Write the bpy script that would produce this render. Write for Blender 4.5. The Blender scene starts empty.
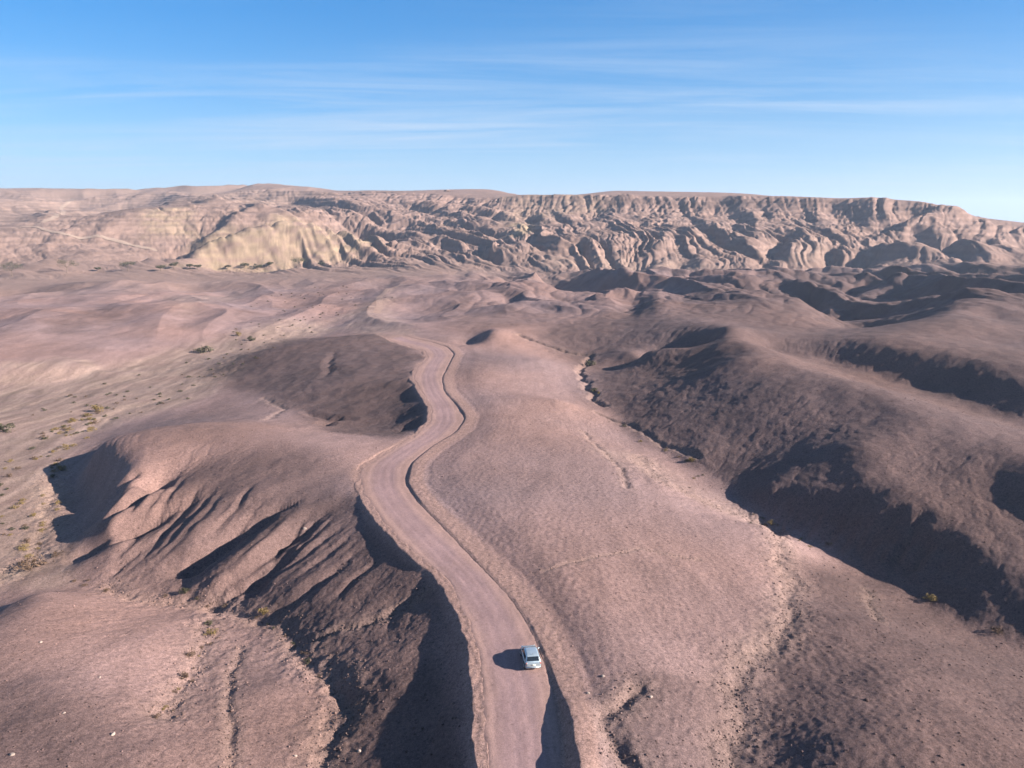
import bpy, bmesh, math, random
import numpy as np
from mathutils import Vector, Matrix

# ------------------------------------------------------------------ camera, sky, sun
C = bpy.context.scene.collection
scene = bpy.context.scene
CAM_H = 42.0
F_PX = 779.0
PITCH = math.atan(158.0 / F_PX)          # looking down a little, horizon near the mesa rim
cam_d = bpy.data.cameras.new('camera')
cam_d.sensor_fit = 'HORIZONTAL'
cam_d.sensor_width = 36.0
cam_d.lens = 36.0 * F_PX / 1024.0
cam_d.clip_start = 0.5
cam_d.clip_end = 60000
cam = bpy.data.objects.new('camera', cam_d)
C.objects.link(cam)
cam.location = (0, 0, CAM_H)
cam.rotation_euler = (math.pi / 2 - PITCH, 0, 0)
scene.camera = cam

SUN_EL = math.radians(23.0)
SUN_DIR = Vector((0.963, -0.27, 0)).normalized() * math.cos(SUN_EL) + Vector((0, 0, math.sin(SUN_EL)))
SUN_AZ = math.atan2(SUN_DIR.x, SUN_DIR.y)     # clockwise from +Y
scene.view_settings.view_transform = 'Standard'
scene.view_settings.look = 'None'
scene.view_settings.exposure = 1.9
scene.view_settings.gamma = 1.0
scene.view_settings.use_curve_mapping = False
scene.cycles.use_denoising = True
scene.cycles.max_bounces = 4
scene.cycles.diffuse_bounces = 1
scene.cycles.volume_bounces = 0

world = bpy.data.worlds.new('World')
scene.world = world
world.use_nodes = True
wn = world.node_tree
wn.nodes.clear()


def N(tree, typ, **kw):
    n = tree.nodes.new(typ)
    for k, v in kw.items():
        if k.startswith('i_'):
            n.inputs[k[2:].replace('_', ' ')].default_value = v
        else:
            setattr(n, k, v)
    return n


def build_world():
    L = wn.links.new
    sky = N(wn, 'ShaderNodeTexSky', sky_type='NISHITA', sun_disc=False)
    sky.sun_elevation = SUN_EL
    sky.sun_rotation = SUN_AZ
    sky.altitude = 600
    sky.air_density = 1.0
    sky.dust_density = 0.0
    sky.ozone_density = 3.0
    bg = N(wn, 'ShaderNodeBackground', i_Strength=0.056)
    out = N(wn, 'ShaderNodeOutputWorld')
    # thin cirrus streaks: noise on a cloud layer high above (view direction / height)
    tc = N(wn, 'ShaderNodeTexCoord')
    sep = N(wn, 'ShaderNodeSeparateXYZ')
    L(tc.outputs['Generated'], sep.inputs[0])
    zc = N(wn, 'ShaderNodeMath', operation='MAXIMUM'); zc.inputs[1].default_value = 0.012
    L(sep.outputs['Z'], zc.inputs[0])
    zo = N(wn, 'ShaderNodeMath', operation='ADD'); zo.inputs[1].default_value = 0.05
    L(zc.outputs[0], zo.inputs[0])
    dx = N(wn, 'ShaderNodeMath', operation='DIVIDE'); dy = N(wn, 'ShaderNodeMath', operation='DIVIDE')
    L(sep.outputs['X'], dx.inputs[0]); L(zo.outputs[0], dx.inputs[1])
    L(sep.outputs['Y'], dy.inputs[0]); L(zo.outputs[0], dy.inputs[1])
    cb = N(wn, 'ShaderNodeCombineXYZ')
    L(dx.outputs[0], cb.inputs['X']); L(dy.outputs[0], cb.inputs['Y'])
    mp = N(wn, 'ShaderNodeMapping'); mp.inputs['Scale'].default_value = (0.30, 1.5, 1); mp.inputs['Rotation'].default_value = (0, 0, 0.12)
    mp.inputs['Location'].default_value = (8.3, 2.9, 0)
    L(cb.outputs[0], mp.inputs['Vector'])
    n1 = N(wn, 'ShaderNodeTexNoise', i_Scale=1.1, i_Detail=7.0, i_Roughness=0.62, i_Distortion=0.6)
    L(mp.outputs[0], n1.inputs['Vector'])
    mp2 = N(wn, 'ShaderNodeMapping'); mp2.inputs['Scale'].default_value = (0.16, 0.34, 1); mp2.inputs['Location'].default_value = (7.3, 2.2, 0)
    L(cb.outputs[0], mp2.inputs['Vector'])
    n2 = N(wn, 'ShaderNodeTexNoise', i_Scale=1.0, i_Detail=2.0)
    L(mp2.outputs[0], n2.inputs['Vector'])
    r1 = N(wn, 'ShaderNodeMapRange', i_From_Min=0.42, i_From_Max=0.70)
    L(n1.outputs['Fac'], r1.inputs['Value'])
    r2 = N(wn, 'ShaderNodeMapRange', i_From_Min=0.34, i_From_Max=0.6)
    L(n2.outputs['Fac'], r2.inputs['Value'])
    m = N(wn, 'ShaderNodeMath', operation='MULTIPLY')
    L(r1.outputs[0], m.inputs[0]); L(r2.outputs[0], m.inputs[1])
    m2 = N(wn, 'ShaderNodeMath', operation='MULTIPLY'); m2.inputs[1].default_value = 0.8
    L(m.outputs[0], m2.inputs[0])
    tint = N(wn, 'ShaderNodeMix', data_type='RGBA', blend_type='MULTIPLY'); tint.inputs['Factor'].default_value = 1.0
    tint.inputs['B'].default_value = (0.86, 1.0, 1.18, 1)
    hs = N(wn, 'ShaderNodeHueSaturation', i_Saturation=1.7)
    gm = N(wn, 'ShaderNodeGamma', i_Gamma=0.75)
    L(sky.outputs[0], gm.inputs['Color'])
    L(gm.outputs[0], hs.inputs['Color']); L(hs.outputs[0], tint.inputs['A'])
    mix = N(wn, 'ShaderNodeMix', data_type='RGBA')
    mix.inputs['B'].default_value = (3.3, 3.9, 4.6, 1)
    L(m2.outputs[0], mix.inputs['Factor'])
    L(tint.outputs['Result'], mix.inputs['A'])
    # pale lavender air low over the horizon
    ab = N(wn, 'ShaderNodeMath', operation='ABSOLUTE'); L(sep.outputs['Z'], ab.inputs[0])
    hz = N(wn, 'ShaderNodeMath', operation='MULTIPLY'); hz.inputs[1].default_value = -10.5; L(ab.outputs[0], hz.inputs[0])
    he = N(wn, 'ShaderNodeMath', operation='EXPONENT'); L(hz.outputs[0], he.inputs[0])
    hm = N(wn, 'ShaderNodeMath', operation='MULTIPLY'); hm.inputs[1].default_value = 0.93; L(he.outputs[0], hm.inputs[0])
    mixh = N(wn, 'ShaderNodeMix', data_type='RGBA')
    mixh.inputs['B'].default_value = (1.9, 2.75, 4.05, 1)
    L(hm.outputs[0], mixh.inputs['Factor']); L(mix.outputs['Result'], mixh.inputs['A'])
    L(mixh.outputs['Result'], bg.inputs['Color'])
    L(bg.outputs[0], out.inputs['Surface'])


build_world()
sun_d = bpy.data.lights.new('sun', 'SUN')
sun_d.energy = 5.0
sun_d.angle = math.radians(0.5)
sun_d.color = (1.0, 0.90, 0.79)
sun = bpy.data.objects.new('sun', sun_d)
C.objects.link(sun)
sun.rotation_euler = (-SUN_DIR).to_track_quat('-Z', 'Y').to_euler()

# ------------------------------------------------------------------ numeric helpers
SP, CP = math.sin(PITCH), math.cos(PITCH)


def ray(px, py):
    x = (px - 512.0) / F_PX
    v = (py - 384.0) / F_PX
    return x, CP - v * SP, -SP - v * CP


def P(px, py, z, dr=0.0):
    """ground point seen in direction (px,py) of the survey photo at altitude z -> (theta, ln r, z)"""
    x, y, d = ray(px, py)
    t = (z - CAM_H) / d
    return math.atan2(x, y), math.log(t * math.hypot(x, y) + dr), z


def R(px, py, r, dz=0.0, dr=0.0):
    """the same with the distance known instead"""
    x, y, d = ray(px, py)
    return math.atan2(x, y), math.log(r + dr), CAM_H + r * d / math.hypot(x, y) + dz


rs = np.random.RandomState(7)
_perm = rs.permutation(256)
_perm = np.concatenate([_perm, _perm, _perm])
_ang = rs.rand(256) * 2 * np.pi
_gx, _gy = np.cos(_ang).astype(np.float32), np.sin(_ang).astype(np.float32)


def noise(x, y, seed=0):
    x = np.asarray(x, np.float32) + np.float32(seed * 17.31)
    y = np.asarray(y, np.float32) + np.float32(seed * 9.77)
    xi = np.floor(x).astype(np.int32); yi = np.floor(y).astype(np.int32)
    xf = x - xi; yf = y - yi
    xi &= 255; yi &= 255
    u = xf * xf * xf * (xf * (xf * 6 - 15) + 10); v = yf * yf * yf * (yf * (yf * 6 - 15) + 10)
    x1 = (xi + 1) & 255; y1 = (yi + 1) & 255

    def g(a, b, dx, dy):
        h = _perm[_perm[a] + b]
        return _gx[h] * dx + _gy[h] * dy
    n00 = g(xi, yi, xf, yf); n10 = g(x1, yi, xf - 1, yf)
    n01 = g(xi, y1, xf, yf - 1); n11 = g(x1, y1, xf - 1, yf - 1)
    a = n00 + u * (n10 - n00); b = n01 + u * (n11 - n01)
    return (a + v * (b - a)) * 1.5


def fbm(x, y, o=4, seed=0, gain=0.5):
    s = 0; a = 1.0; f = 1.0
    for k in range(o):
        s = s + a * noise(x * f, y * f, seed + k * 3)
        a *= gain; f *= 2.03
    return s


def sstep(a, b, x):
    t = np.clip((x - a) / (b - a), 0, 1)
    return t * t * (3 - 2 * t)


def blur(a, s):
    if s <= 0: return a
    k = int(s * 3) + 1
    w = np.exp(-0.5 * (np.arange(-k, k + 1) / s) ** 2); w /= w.sum()
    for ax in (0, 1):
        p = np.pad(a, [(k, k) if i == ax else (0, 0) for i in (0, 1)], mode='edge')
        o = np.zeros_like(a)
        for i, wi in enumerate(w):
            sl = [slice(None), slice(None)]
            sl[ax] = slice(i, i + a.shape[ax])
            o += wi * p[tuple(sl)]
        a = o
    return a


# ------------------------------------------------------------------ the lie of the land: survey lines
LINES = []


def ln(*pts):
    LINES.append([P(*p) for p in pts])


def rl(*pts):
    LINES.append([R(*p) for p in pts])


def pts(*ps):
    for p in ps:
        LINES.append([P(*p)])


def rpts(*ps):
    for p in ps:
        LINES.append([R(*p)])


ROAD_L = [(488, 800), (486, 768), (483, 706), (479, 674), (477, 648), (468, 620), (456, 600), (449, 580), (412, 551), (382, 521), (363, 492), (358, 470),
          (385, 453), (412, 438), (429, 423), (432, 408), (423, 394), (413, 378), (417, 368), (428, 357), (424, 350), (408, 346), (392, 341), (376, 334)]
ROAD_R = [(565, 800), (563, 768), (559, 724), (553, 689), (546, 665), (538, 645), (527, 622), (511, 598), (494, 580), (446, 530), (415, 499), (405, 482),
          (412, 462), (435, 444), (456, 432), (465, 418), (456, 405), (444, 391), (442, 378), (449, 364), (454, 354), (447, 347), (431, 342), (412, 338), (392, 330)]
ROAD_Z = 0.0
ln(*[(x, y, 0.0) for x, y in ROAD_L[:-1]])
ln(*[(x, y, 0.0) for x, y in ROAD_R[:-1]])

# plain to the right of the road
ln((640, 790, .6), (606, 700, .7), (575, 620, .7), (542, 572, .7), (492, 530, .6), (450, 492, .6), (452, 455, .6), (488, 428, .6), (482, 392, .6), (478, 360, .6), (462, 340, .5))
pts((560, 400, .3), (540, 360, 0), (600, 450, -.5), (560, 480, .3), (640, 520, -.9), (600, 560, .2), (680, 600, -1.1), (640, 640, .1), (700, 560, -1.6),
    (660, 480, -1.8), (720, 640, -1.4), (700, 700, -.3), (660, 745, .3), (560, 440, .2), (520, 345, .5))
# right-hand wash at the foot of the dark hills
ln((566, 345, -1), (590, 355, -2.5), (580, 378, -3.2), (600, 400, -3.8), (640, 440, -4.6), (700, 470, -5.5), (750, 506, -6.8), (800, 534, -8.2), (850, 559, -8.8), (890, 580, -9), (935, 607, -9.2), (1000, 639, -9.2), (1070, 670, -9.2))
ln((770, 527, -4.2), (787, 570, -3.4), (792, 610, -2.8), (765, 650, -2.2), (737, 682, -1.9), (745, 730, -1.8), (735, 800, -1.6))
pts((860, 620, -3), (900, 680, -.8), (850, 740, .8), (930, 745, .8), (1000, 715, -2), (1060, 770, -.6), (800, 690, -1.8), (785, 735, -1.1), (960, 660, -4.5), (830, 580, -5.2))
# near dark hill: main crest, spur, terrace, lip
ln((590, 322, 3), (640, 317, 6.2), (690, 318, 7.4), (728, 339, 9.2), (790, 363, 8.4), (850, 386, 7.9), (920, 413, 7), (980, 442, 5.3), (1070, 486, 4.2))
ln((728, 339, 9), (690, 347, 5.4), (650, 350, 3), (612, 352, -.2))
ln((612, 371, -3.4, 3), (640, 369, -3, 5), (680, 367, -2.4, 6), (706, 364, -.6, 5))
ln((604, 374, -2.2), (640, 371, -.4), (680, 368, 2), (712, 364, 4.8), (738, 358, 8.4))
pts((620, 395, -2.6), (660, 400, -.6), (700, 395, 1.5), (760, 395, 4.6), (820, 400, 5.4))
ln((640, 422, -3.4), (700, 425, -1), (768, 421, 1.8), (875, 414, 5.6))
pts((700, 450, -3.2), (745, 450, -2.4), (800, 440, .6), (860, 445, 3.4), (930, 450, 3.8))
ln((765, 490, -4), (810, 478, -1.6), (860, 474, .8), (930, 474, 1.6), (1000, 478, 2.6))
ln((752, 499, -6), (800, 491, -3), (865, 497, -1.7), (905, 512, -1.7), (940, 525, -2.3), (970, 548, -3.2), (1000, 565, -3.8), (1070, 596, -4.4))
pts((1024, 520, -.6), (1070, 540, -1.2))
pts((965, 500, .2), (1000, 500, .5))
# second and third right-hand ridges
ln((745, 327, 5.8), (818, 336, 7.8), (868, 344, 8.5), (918, 351, 8.6), (958, 358, 8.4), (993, 370, 7.6), (1070, 395, 6))
ln((770, 355, 4.4, 8), (830, 366, 3.4, 9), (868, 377, 2.8, 9), (923, 392, 2, 8), (1000, 420, 1, 6), (1070, 440, .6, 6))
ln((958, 299, 12.2), (956, 312, 12), (948, 325, 11), (938, 338, 9.6))
ln((828, 306, -2), (836, 320, -2), (850, 330, -1.4), (880, 340, -1, 6))
ln((830, 295, 4.5), (893, 297, 6.5), (943, 299, 9))
ln((720, 301, 3), (768, 299, 6.4), (800, 309, 6.8), (818, 323, 5), (812, 333, 5))
ln((620, 307, 2), (650, 304, 3.4), (690, 298, 4.6), (750, 297, 6))
pts((990, 320, 9.6), (1024, 330, 9.6), (1070, 330, 10), (1000, 345, 8), (990, 300, 10.6), (1024, 296, 11), (1080, 290, 11))
ln((565, 298, 1), (600, 293, 3), (632, 296, 1.5))
ln((680, 296, 4, 20), (740, 288, 7), (790, 290, 6))
pts((512, 300, 0), (540, 305, .6), (520, 330, 2.2), (500, 320, 1.2), (540, 285, 1.5), (600, 283, 2), (660, 280, 3), (720, 278, 4), (780, 276, 5), (840, 280, 6), (900, 278, 7),
    (960, 280, 8), (1024, 278, 9), (1080, 275, 9))
# left of the road: fill slope foot, spur, dark hollow
ln((440, 800, -2.9), (440, 768, -2.7), (440, 720, -2.4), (440, 690, -2.1), (440, 650, -1.8), (434, 615, -1.2))
ln((447, 580, -.6), (420, 600, -2), (385, 615, -2.9), (340, 630, -4.2), (300, 645, -5.6))
ln((424, 585, -.9), (400, 562, -1), (376, 534, -1), (352, 505, -.6))
pts((340, 652, -4.6), (400, 640, -2.5), (400, 680, -2.8), (350, 672, -4), (400, 720, -3.4), (380, 765, -3.9), (355, 740, -4.6), (420, 625, -1.8))
# hill on the left: crest, back slope, gullies and spurs of its flank
ln((352, 462, .3), (340, 457, .7), (300, 445, 1), (250, 431, 1), (200, 422, .5), (150, 428, -1.2), (104, 440, -3.4))
ln((85, 438, -8.6), (130, 416, -8.5), (200, 403, -7.4), (255, 399, -6), (300, 412, -4.8), (335, 428, -3.8))
ln((92, 451, -3.4), (112, 455, -2.2), (130, 461, -1.6), (133, 476, -1.7), (120, 500, -2.7), (108, 530, -4.4))
ln((76, 455, -9), (80, 475, -9.2), (84, 500, -9.2), (82, 535, -9.2)); ln((60, 455, -9), (56, 490, -9.2), (62, 535, -9.2))
ln((180, 470, -2.3), (150, 488, -4.1), (122, 508, -6.4))
ln((190, 484, -2), (150, 508, -3.4), (110, 536, -5.6))
ln((185, 509, -3.8), (140, 529, -5.8), (85, 557, -8.8))
ln((262, 492, -.8), (200, 526, -3.3), (150, 560, -7))
ln((265, 520, -3.1), (212, 549, -5.5), (176, 574, -7.7))
ln((320, 482, -.3), (285, 518, -1.5), (250, 546, -3.2), (215, 576, -5.5))
ln((341, 503, -.8), (298, 534, -2.5), (271, 557, -3.9), (244, 581, -5.7), (210, 598, -7.6))
pts((350, 540, -1.9), (300, 590, -4.3), (380, 580, -2.1), (330, 605, -3.9), (362, 520, -1.2))
# channel and foreground mounds
ln((40, 578, -9.2), (110, 588, -8.6), (190, 601, -8.2), (255, 617, -7.2), (290, 641, -6.1), (310, 665, -5.3), (345, 690, -4.8), (345, 722, -4.9), (325, 768, -4.8), (310, 810, -4.6))
ln((215, 612, -7.4), (203, 650, -6), (186, 690, -4.6), (160, 716, -3.4))
ln((42, 591, -5), (22, 614, -3.4), (0, 640, -2.6), (-60, 690, -2))
pts((100, 625, -4.4), (150, 640, -4.2), (60, 690, -1.6), (130, 700, -2.4), (150, 750, -1.8), (0, 768, -.6), (170, 620, -6), (60, 768, -1))
ln((0, 598, -9), (-60, 640, -9))
pts((260, 690, -4.6), (300, 745, -4.5), (240, 655, -6), (220, 740, -3.6), (290, 690, -4.9))
# pale wash on the left
pts((0, 420, -9), (50, 450, -9), (40, 500, -9.2), (60, 555, -9.2), (20, 560, -9.2), (0, 480, -9), (100, 408, -8.7), (150, 392, -8.5), (200, 376, -8.1), (255, 352, -7.6), (300, 335, -7),
    (345, 324, -6), (-60, 450, -9), (-60, 540, -9))
# dark mound beside the road
ln((228, 364, -5.6), (280, 346, -1.2), (330, 337, .8), (380, 336, .8), (412, 346, .2))
pts((250, 385, -6), (300, 388, -3.6), (350, 378, -1.2), (395, 375, -1.2), (403, 395, -1.9), (400, 420, -3.4), (362, 428, -4.4), (330, 402, -4), (306, 418, -4.6), (412, 432, -2.6), (410, 400, -1.8))
# terraces on the far left
ln((-60, 372, -5.4), (0, 368, -5.4), (50, 365, -5.4), (95, 366, -6))
ln((-60, 388, -9), (0, 383, -9), (50, 380, -9), (100, 373, -8.9), (150, 362, -8.3), (205, 351, -7.8))
ln((-60, 352, -2.6), (0, 345, -2), (50, 325, 0), (110, 306, 1), (170, 303, 0), (230, 325, -4), (252, 336, -6.2))
pts((40, 312, -3.2), (0, 322, -4), (120, 294, -4), (0, 300, -4), (60, 286, -1.6), (110, 282, -1), (25, 293, -5), (150, 296, -4.4), (200, 284, -4), (256, 290, -5), (300, 300, -5.4), (350, 302, -4.6),
    (256, 310, -6.4), (0, 276, -1), (100, 274, -1), (200, 272, 0), (300, 269, 1), (400, 270, 1), (450, 276, 1), (300, 280, -2.6), (400, 288, -2), (450, 298, -1), (425, 310, -1), (480, 322, 1.2), (380, 304, -3.4),
    (-60, 300, -4), (-60, 275, 0))
# foot of the scarp
ln((-60, 267, 2), (0, 267, 2), (130, 267, 2.5), (200, 265, 3.4), (300, 260, 7), (400, 260, 7.4), (450, 265, 5), (512, 265, 5))
ln((185, 258, 7), (250, 257, 8), (300, 256, 8.4), (340, 256, 8.4), (365, 253, 10))
rl((190, 250, 850), (205, 243, 868), (240, 231, 880), (270, 223, 886), (300, 223, 888), (330, 229, 882), (350, 239, 872), (368, 249, 850))
rpts((280, 214, 990), (240, 220, 1000), (200, 232, 960))
rl((110, 243, 1000), (150, 244, 985), (195, 240, 985))
rl((110, 220, 1050), (140, 212, 1050), (190, 210, 1060))
rpts((0, 225, 1300), (0, 246, 1000), (60, 244, 1000), (90, 252, 930), (60, 215, 1400), (100, 205, 1700), (0, 205, 1700), (150, 258, 850), (50, 258, 860), (-60, 246, 1000), (-60, 225, 1300))
rl((-60, 189, 2200), (0, 188.3, 2200), (60, 190.3, 2250), (128, 192.6, 2200), (190, 191.6, 2000), (222, 189.2, 1900), (285, 189, 1750), (330, 190.2, 1600), (400, 191, 1500), (425, 193.5, 1480), (450, 191.5, 1450), (512, 194, 1400))
rpts((200, 202, 1500), (256, 200, 1350), (300, 205, 1200), (340, 215, 1060), (400, 213, 1150), (440, 222, 1040), (370, 240, 930), (420, 244, 890), (480, 250, 860), (430, 256, 830))
# the mesa: rim, cap cliff, slopes
RIM = [(512, 195.5, 1120), (550, 196.5, 1090), (600, 197, 1070), (650, 198, 1055), (700, 198, 1040), (768, 198, 1025), (830, 199.5, 1005), (900, 202, 985), (945, 205, 970), (970, 214, 960), (990, 221, 955), (1012, 229, 950), (1040, 227, 950), (1090, 222, 950)]
rl(*RIM)
rl(*[(x, y + 5, r - 9) for x, y, r in RIM[:9]])
for x, y, r in RIM:
    rpts((x, y, r, 0, 50)); rpts((x, y, r, -8, 300)); rpts((x, y, r, -70, 1200))
rl((560, 198, 1290), (578, 197, 1310), (600, 193.6, 1330), (634, 193.6, 1330), (644, 197, 1320), (690, 197, 1300), (740, 197, 1290), (770, 198, 1280))
rl((470, 226, 980), (512, 230, 920), (560, 227, 930), (610, 228, 920), (650, 230, 900), (700, 231, 885), (768, 232, 875), (830, 234, 865), (900, 232, 875), (945, 238, 875), (990, 243, 870), (1040, 245, 870), (1090, 245, 870))
rl((512, 249, 810), (560, 247, 805), (600, 248, 800), (650, 250, 790), (700, 249, 790), (768, 251, 780), (830, 252, 775), (900, 249, 775), (960, 250, 780), (1024, 250, 790), (1090, 250, 790))
ln((590, 267, 4), (650, 267, 4.5), (700, 269, 4.5), (768, 269, 5), (830, 269, 5), (900, 265, 8), (960, 262, 9), (1024, 259, 12), (1090, 258, 12))


def densify(poly, step=0.011):
    out = []
    for a, b in zip(poly[:-1], poly[1:]):
        d = math.hypot(b[0] - a[0], b[1] - a[1])
        n = max(1, int(d / step))
        for k in range(n):
            t = k / n
            out.append(tuple(a[i] + (b[i] - a[i]) * t for i in range(3)))
    out.append(poly[-1])
    return out


TH0, TH1, LR0, LR1 = -0.74, 0.80, math.log(40.0), math.log(2800.0)
DC = 0.005


def solve_macro():
    A = np.array([p for l in LINES for p in densify(l)], np.float64)
    key = np.round(A[:, :2] / 0.003).astype(int)
    _, ix = np.unique(key, axis=0, return_index=True)
    A = A[ix]
    q = A[:, :2]
    c2 = 0.006 ** 2
    D = np.sqrt(((q[:, None] - q[None]) ** 2).sum(-1) + c2)
    n = len(q)
    M = np.zeros((n + 1, n + 1))
    M[:n, :n] = -D + np.eye(n) * 0.002
    M[:n, n] = 1; M[n, :n] = 1
    b = np.concatenate([A[:, 2], [0]])
    w = np.linalg.solve(M, b)
    th = np.arange(TH0, TH1 + DC, DC); lr = np.arange(LR0, LR1 + DC, DC)
    q32 = q.astype(np.float32); w32 = w[:n].astype(np.float32)
    Z = np.empty((len(lr), len(th)), np.float32)
    dth2 = (th.astype(np.float32)[:, None] - q32[None, :, 0]) ** 2 + np.float32(c2)
    for i, v in enumerate(lr.astype(np.float32)):
        Z[i] = -(np.sqrt(dth2 + ((v - q32[:, 1]) ** 2)[None]) @ w32) + w[n]
    print('macro points', n, 'grid', Z.shape)
    return th, lr, blur(Z, 1.0)


th_c, lr_c, Zc = solve_macro()


def hit(px, py, Zg=None):
    """where a line of sight meets the land -> theta, ln r, z"""
    Zg = Zc if Zg is None else Zg
    x, y, d = ray(px, py)
    t = math.atan2(x, y)
    slope = d / math.hypot(x, y)
    j = (t - TH0) / DC
    j0 = int(np.clip(math.floor(j), 0, Zg.shape[1] - 2)); f = j - j0
    prof = Zg[:, j0] * (1 - f) + Zg[:, j0 + 1] * f
    zr = CAM_H + np.exp(lr_c) * slope
    k = np.nonzero(prof >= zr)[0]
    if len(k) == 0: return t, LR1, float(prof[-1])
    i = k[0]
    if i == 0: return t, lr_c[0], float(prof[0])
    a, b = prof[i - 1] - zr[i - 1], prof[i] - zr[i]
    s = -a / (b - a + 1e-9)
    return t, lr_c[i - 1] + s * DC, float(prof[i - 1] + s * (prof[i] - prof[i - 1]))


# steep left-facing flanks of spurs (they hold the morning shade): px, py, half width px, half length px, height m, lean
FLANKS = [
    (482, 337, 14, 4, 3.6, 0), (467, 277, 10, 3, 4, 0), (490, 280, 8, 2, 3, 0),
    (375, 238, 11, 10, 15, .5), (447, 247, 9, 7, 12, .5), (335, 206, 11, 8, 16, .5), (388, 223, 8, 6, 10, .6), (430, 209, 10, 6, 14, .5), (471, 227, 9, 6, 12, .6), (487, 214, 7, 6, 10, .6),
    (490, 254, 9, 5, 9, .5), (303, 199, 5, 4, 8, .4), (404, 224, 7, 5, 9, .6), (455, 218, 7, 6, 9, .5), (500, 235, 6, 6, 8, .5),
    (537, 220, 8, 14, 13, .1), (548, 246, 9, 5, 9, .2), (562, 220, 7, 6, 8, .3), (605, 215, 12, 7, 12, -.3), (655, 242, 12, 9, 12, -.2), (683, 238, 7, 10, 12, 0), (685, 216, 5, 9, 9, 0),
    (730, 240, 12, 9, 13, .3), (750, 235, 8, 8, 10, .3), (742, 215, 8, 9, 9, .2), (785, 248, 9, 13, 16, -.1), (838, 253, 8, 14, 15, 0), (872, 250, 17, 11, 17, -.1), (868, 215, 13, 8, 16, .2), (905, 223, 10, 9, 14, -.5),
    (927, 238, 10, 8, 13, .3), (955, 249, 9, 8, 11, .4), (700, 222, 6, 8, 8, .2), (770, 214, 5, 10, 8, .1), (810, 216, 6, 10, 8, .1), (588, 250, 6, 5, 5, 0), (656, 265, 10, 5, 8, -.4), (690, 262, 12, 5, 8, .2),
    (585, 283, 22, 4, 6, .1), (645, 280, 14, 4, 5, -.5), (520, 300, 14, 4, 4, .2), (645, 308, 16, 5, 4, 0), (715, 292, 26, 5, 5, 0), (795, 290, 10, 6, 5, .5), (885, 285, 14, 5, 5, -.5),
    (95, 236, 8, 6, 6, -.4), (205, 238, 10, 9, 12, -.6), (48, 242, 6, 5, 6, -.4),
    (160, 298, 10, 3, 3, -.5), (100, 287, 14, 3, 4, -.4),
]


def add_flanks(Z):
    T, L = np.meshgrid(th_c, lr_c)
    D = np.zeros_like(Z)
    for px, py, w, h, A, lean in FLANKS:
        t, l, z = hit(px, py)
        _, l1, _ = hit(px, py - h); _, l2, _ = hit(px, py + h)
        hw = w / F_PX
        hl = max(abs(l1 - l2) / 2, hw * 1.6)
        hl = min(hl, hw * 4)
        dl = (L - l)
        u = (T - t + lean * dl) / hw; v = dl / hl
        D += A * ((.42 if py < 223 and px > 580 else .6) if py < 270 else .85) * u * np.exp(-0.5 * u * u - 0.5 * v * v) * 1.2
    return Z + D


Zc = add_flanks(Zc).astype(np.float32)


# ------------------------------------------------------------------ colour regions of the ground (mapped on the land, soft borders
DG = 0.004
th_m = np.arange(TH0, TH1 + DG, DG); lr_m = np.arange(LR0, LR1 + DG, DG)


def region(poly, soft=0.010, far=False):
    q = np.array([hit(*p)[:2] for p in poly])
    T, L = np.meshgrid(th_m, lr_m)
    wob = 0.012 * fbm(T * 25, L * 25, 3, 5)
    T = T + wob; L = L + 0.014 * fbm(T * 22, L * 22, 3, 11)
    inside = np.zeros(T.shape, bool)
    n = len(q)
    for i in range(n):
        (x1, y1), (x2, y2) = q[i], q[(i + 1) % n]
        c = ((y1 > L) != (y2 > L)) & (T < (x2 - x1) * (L - y1) / (y2 - y1 + 1e-12) + x1)
        inside ^= c
    return blur(inside.astype(np.float32), soft / DG)


PALE, DARK, OCHRE, GREY = [], [], [], []
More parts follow.
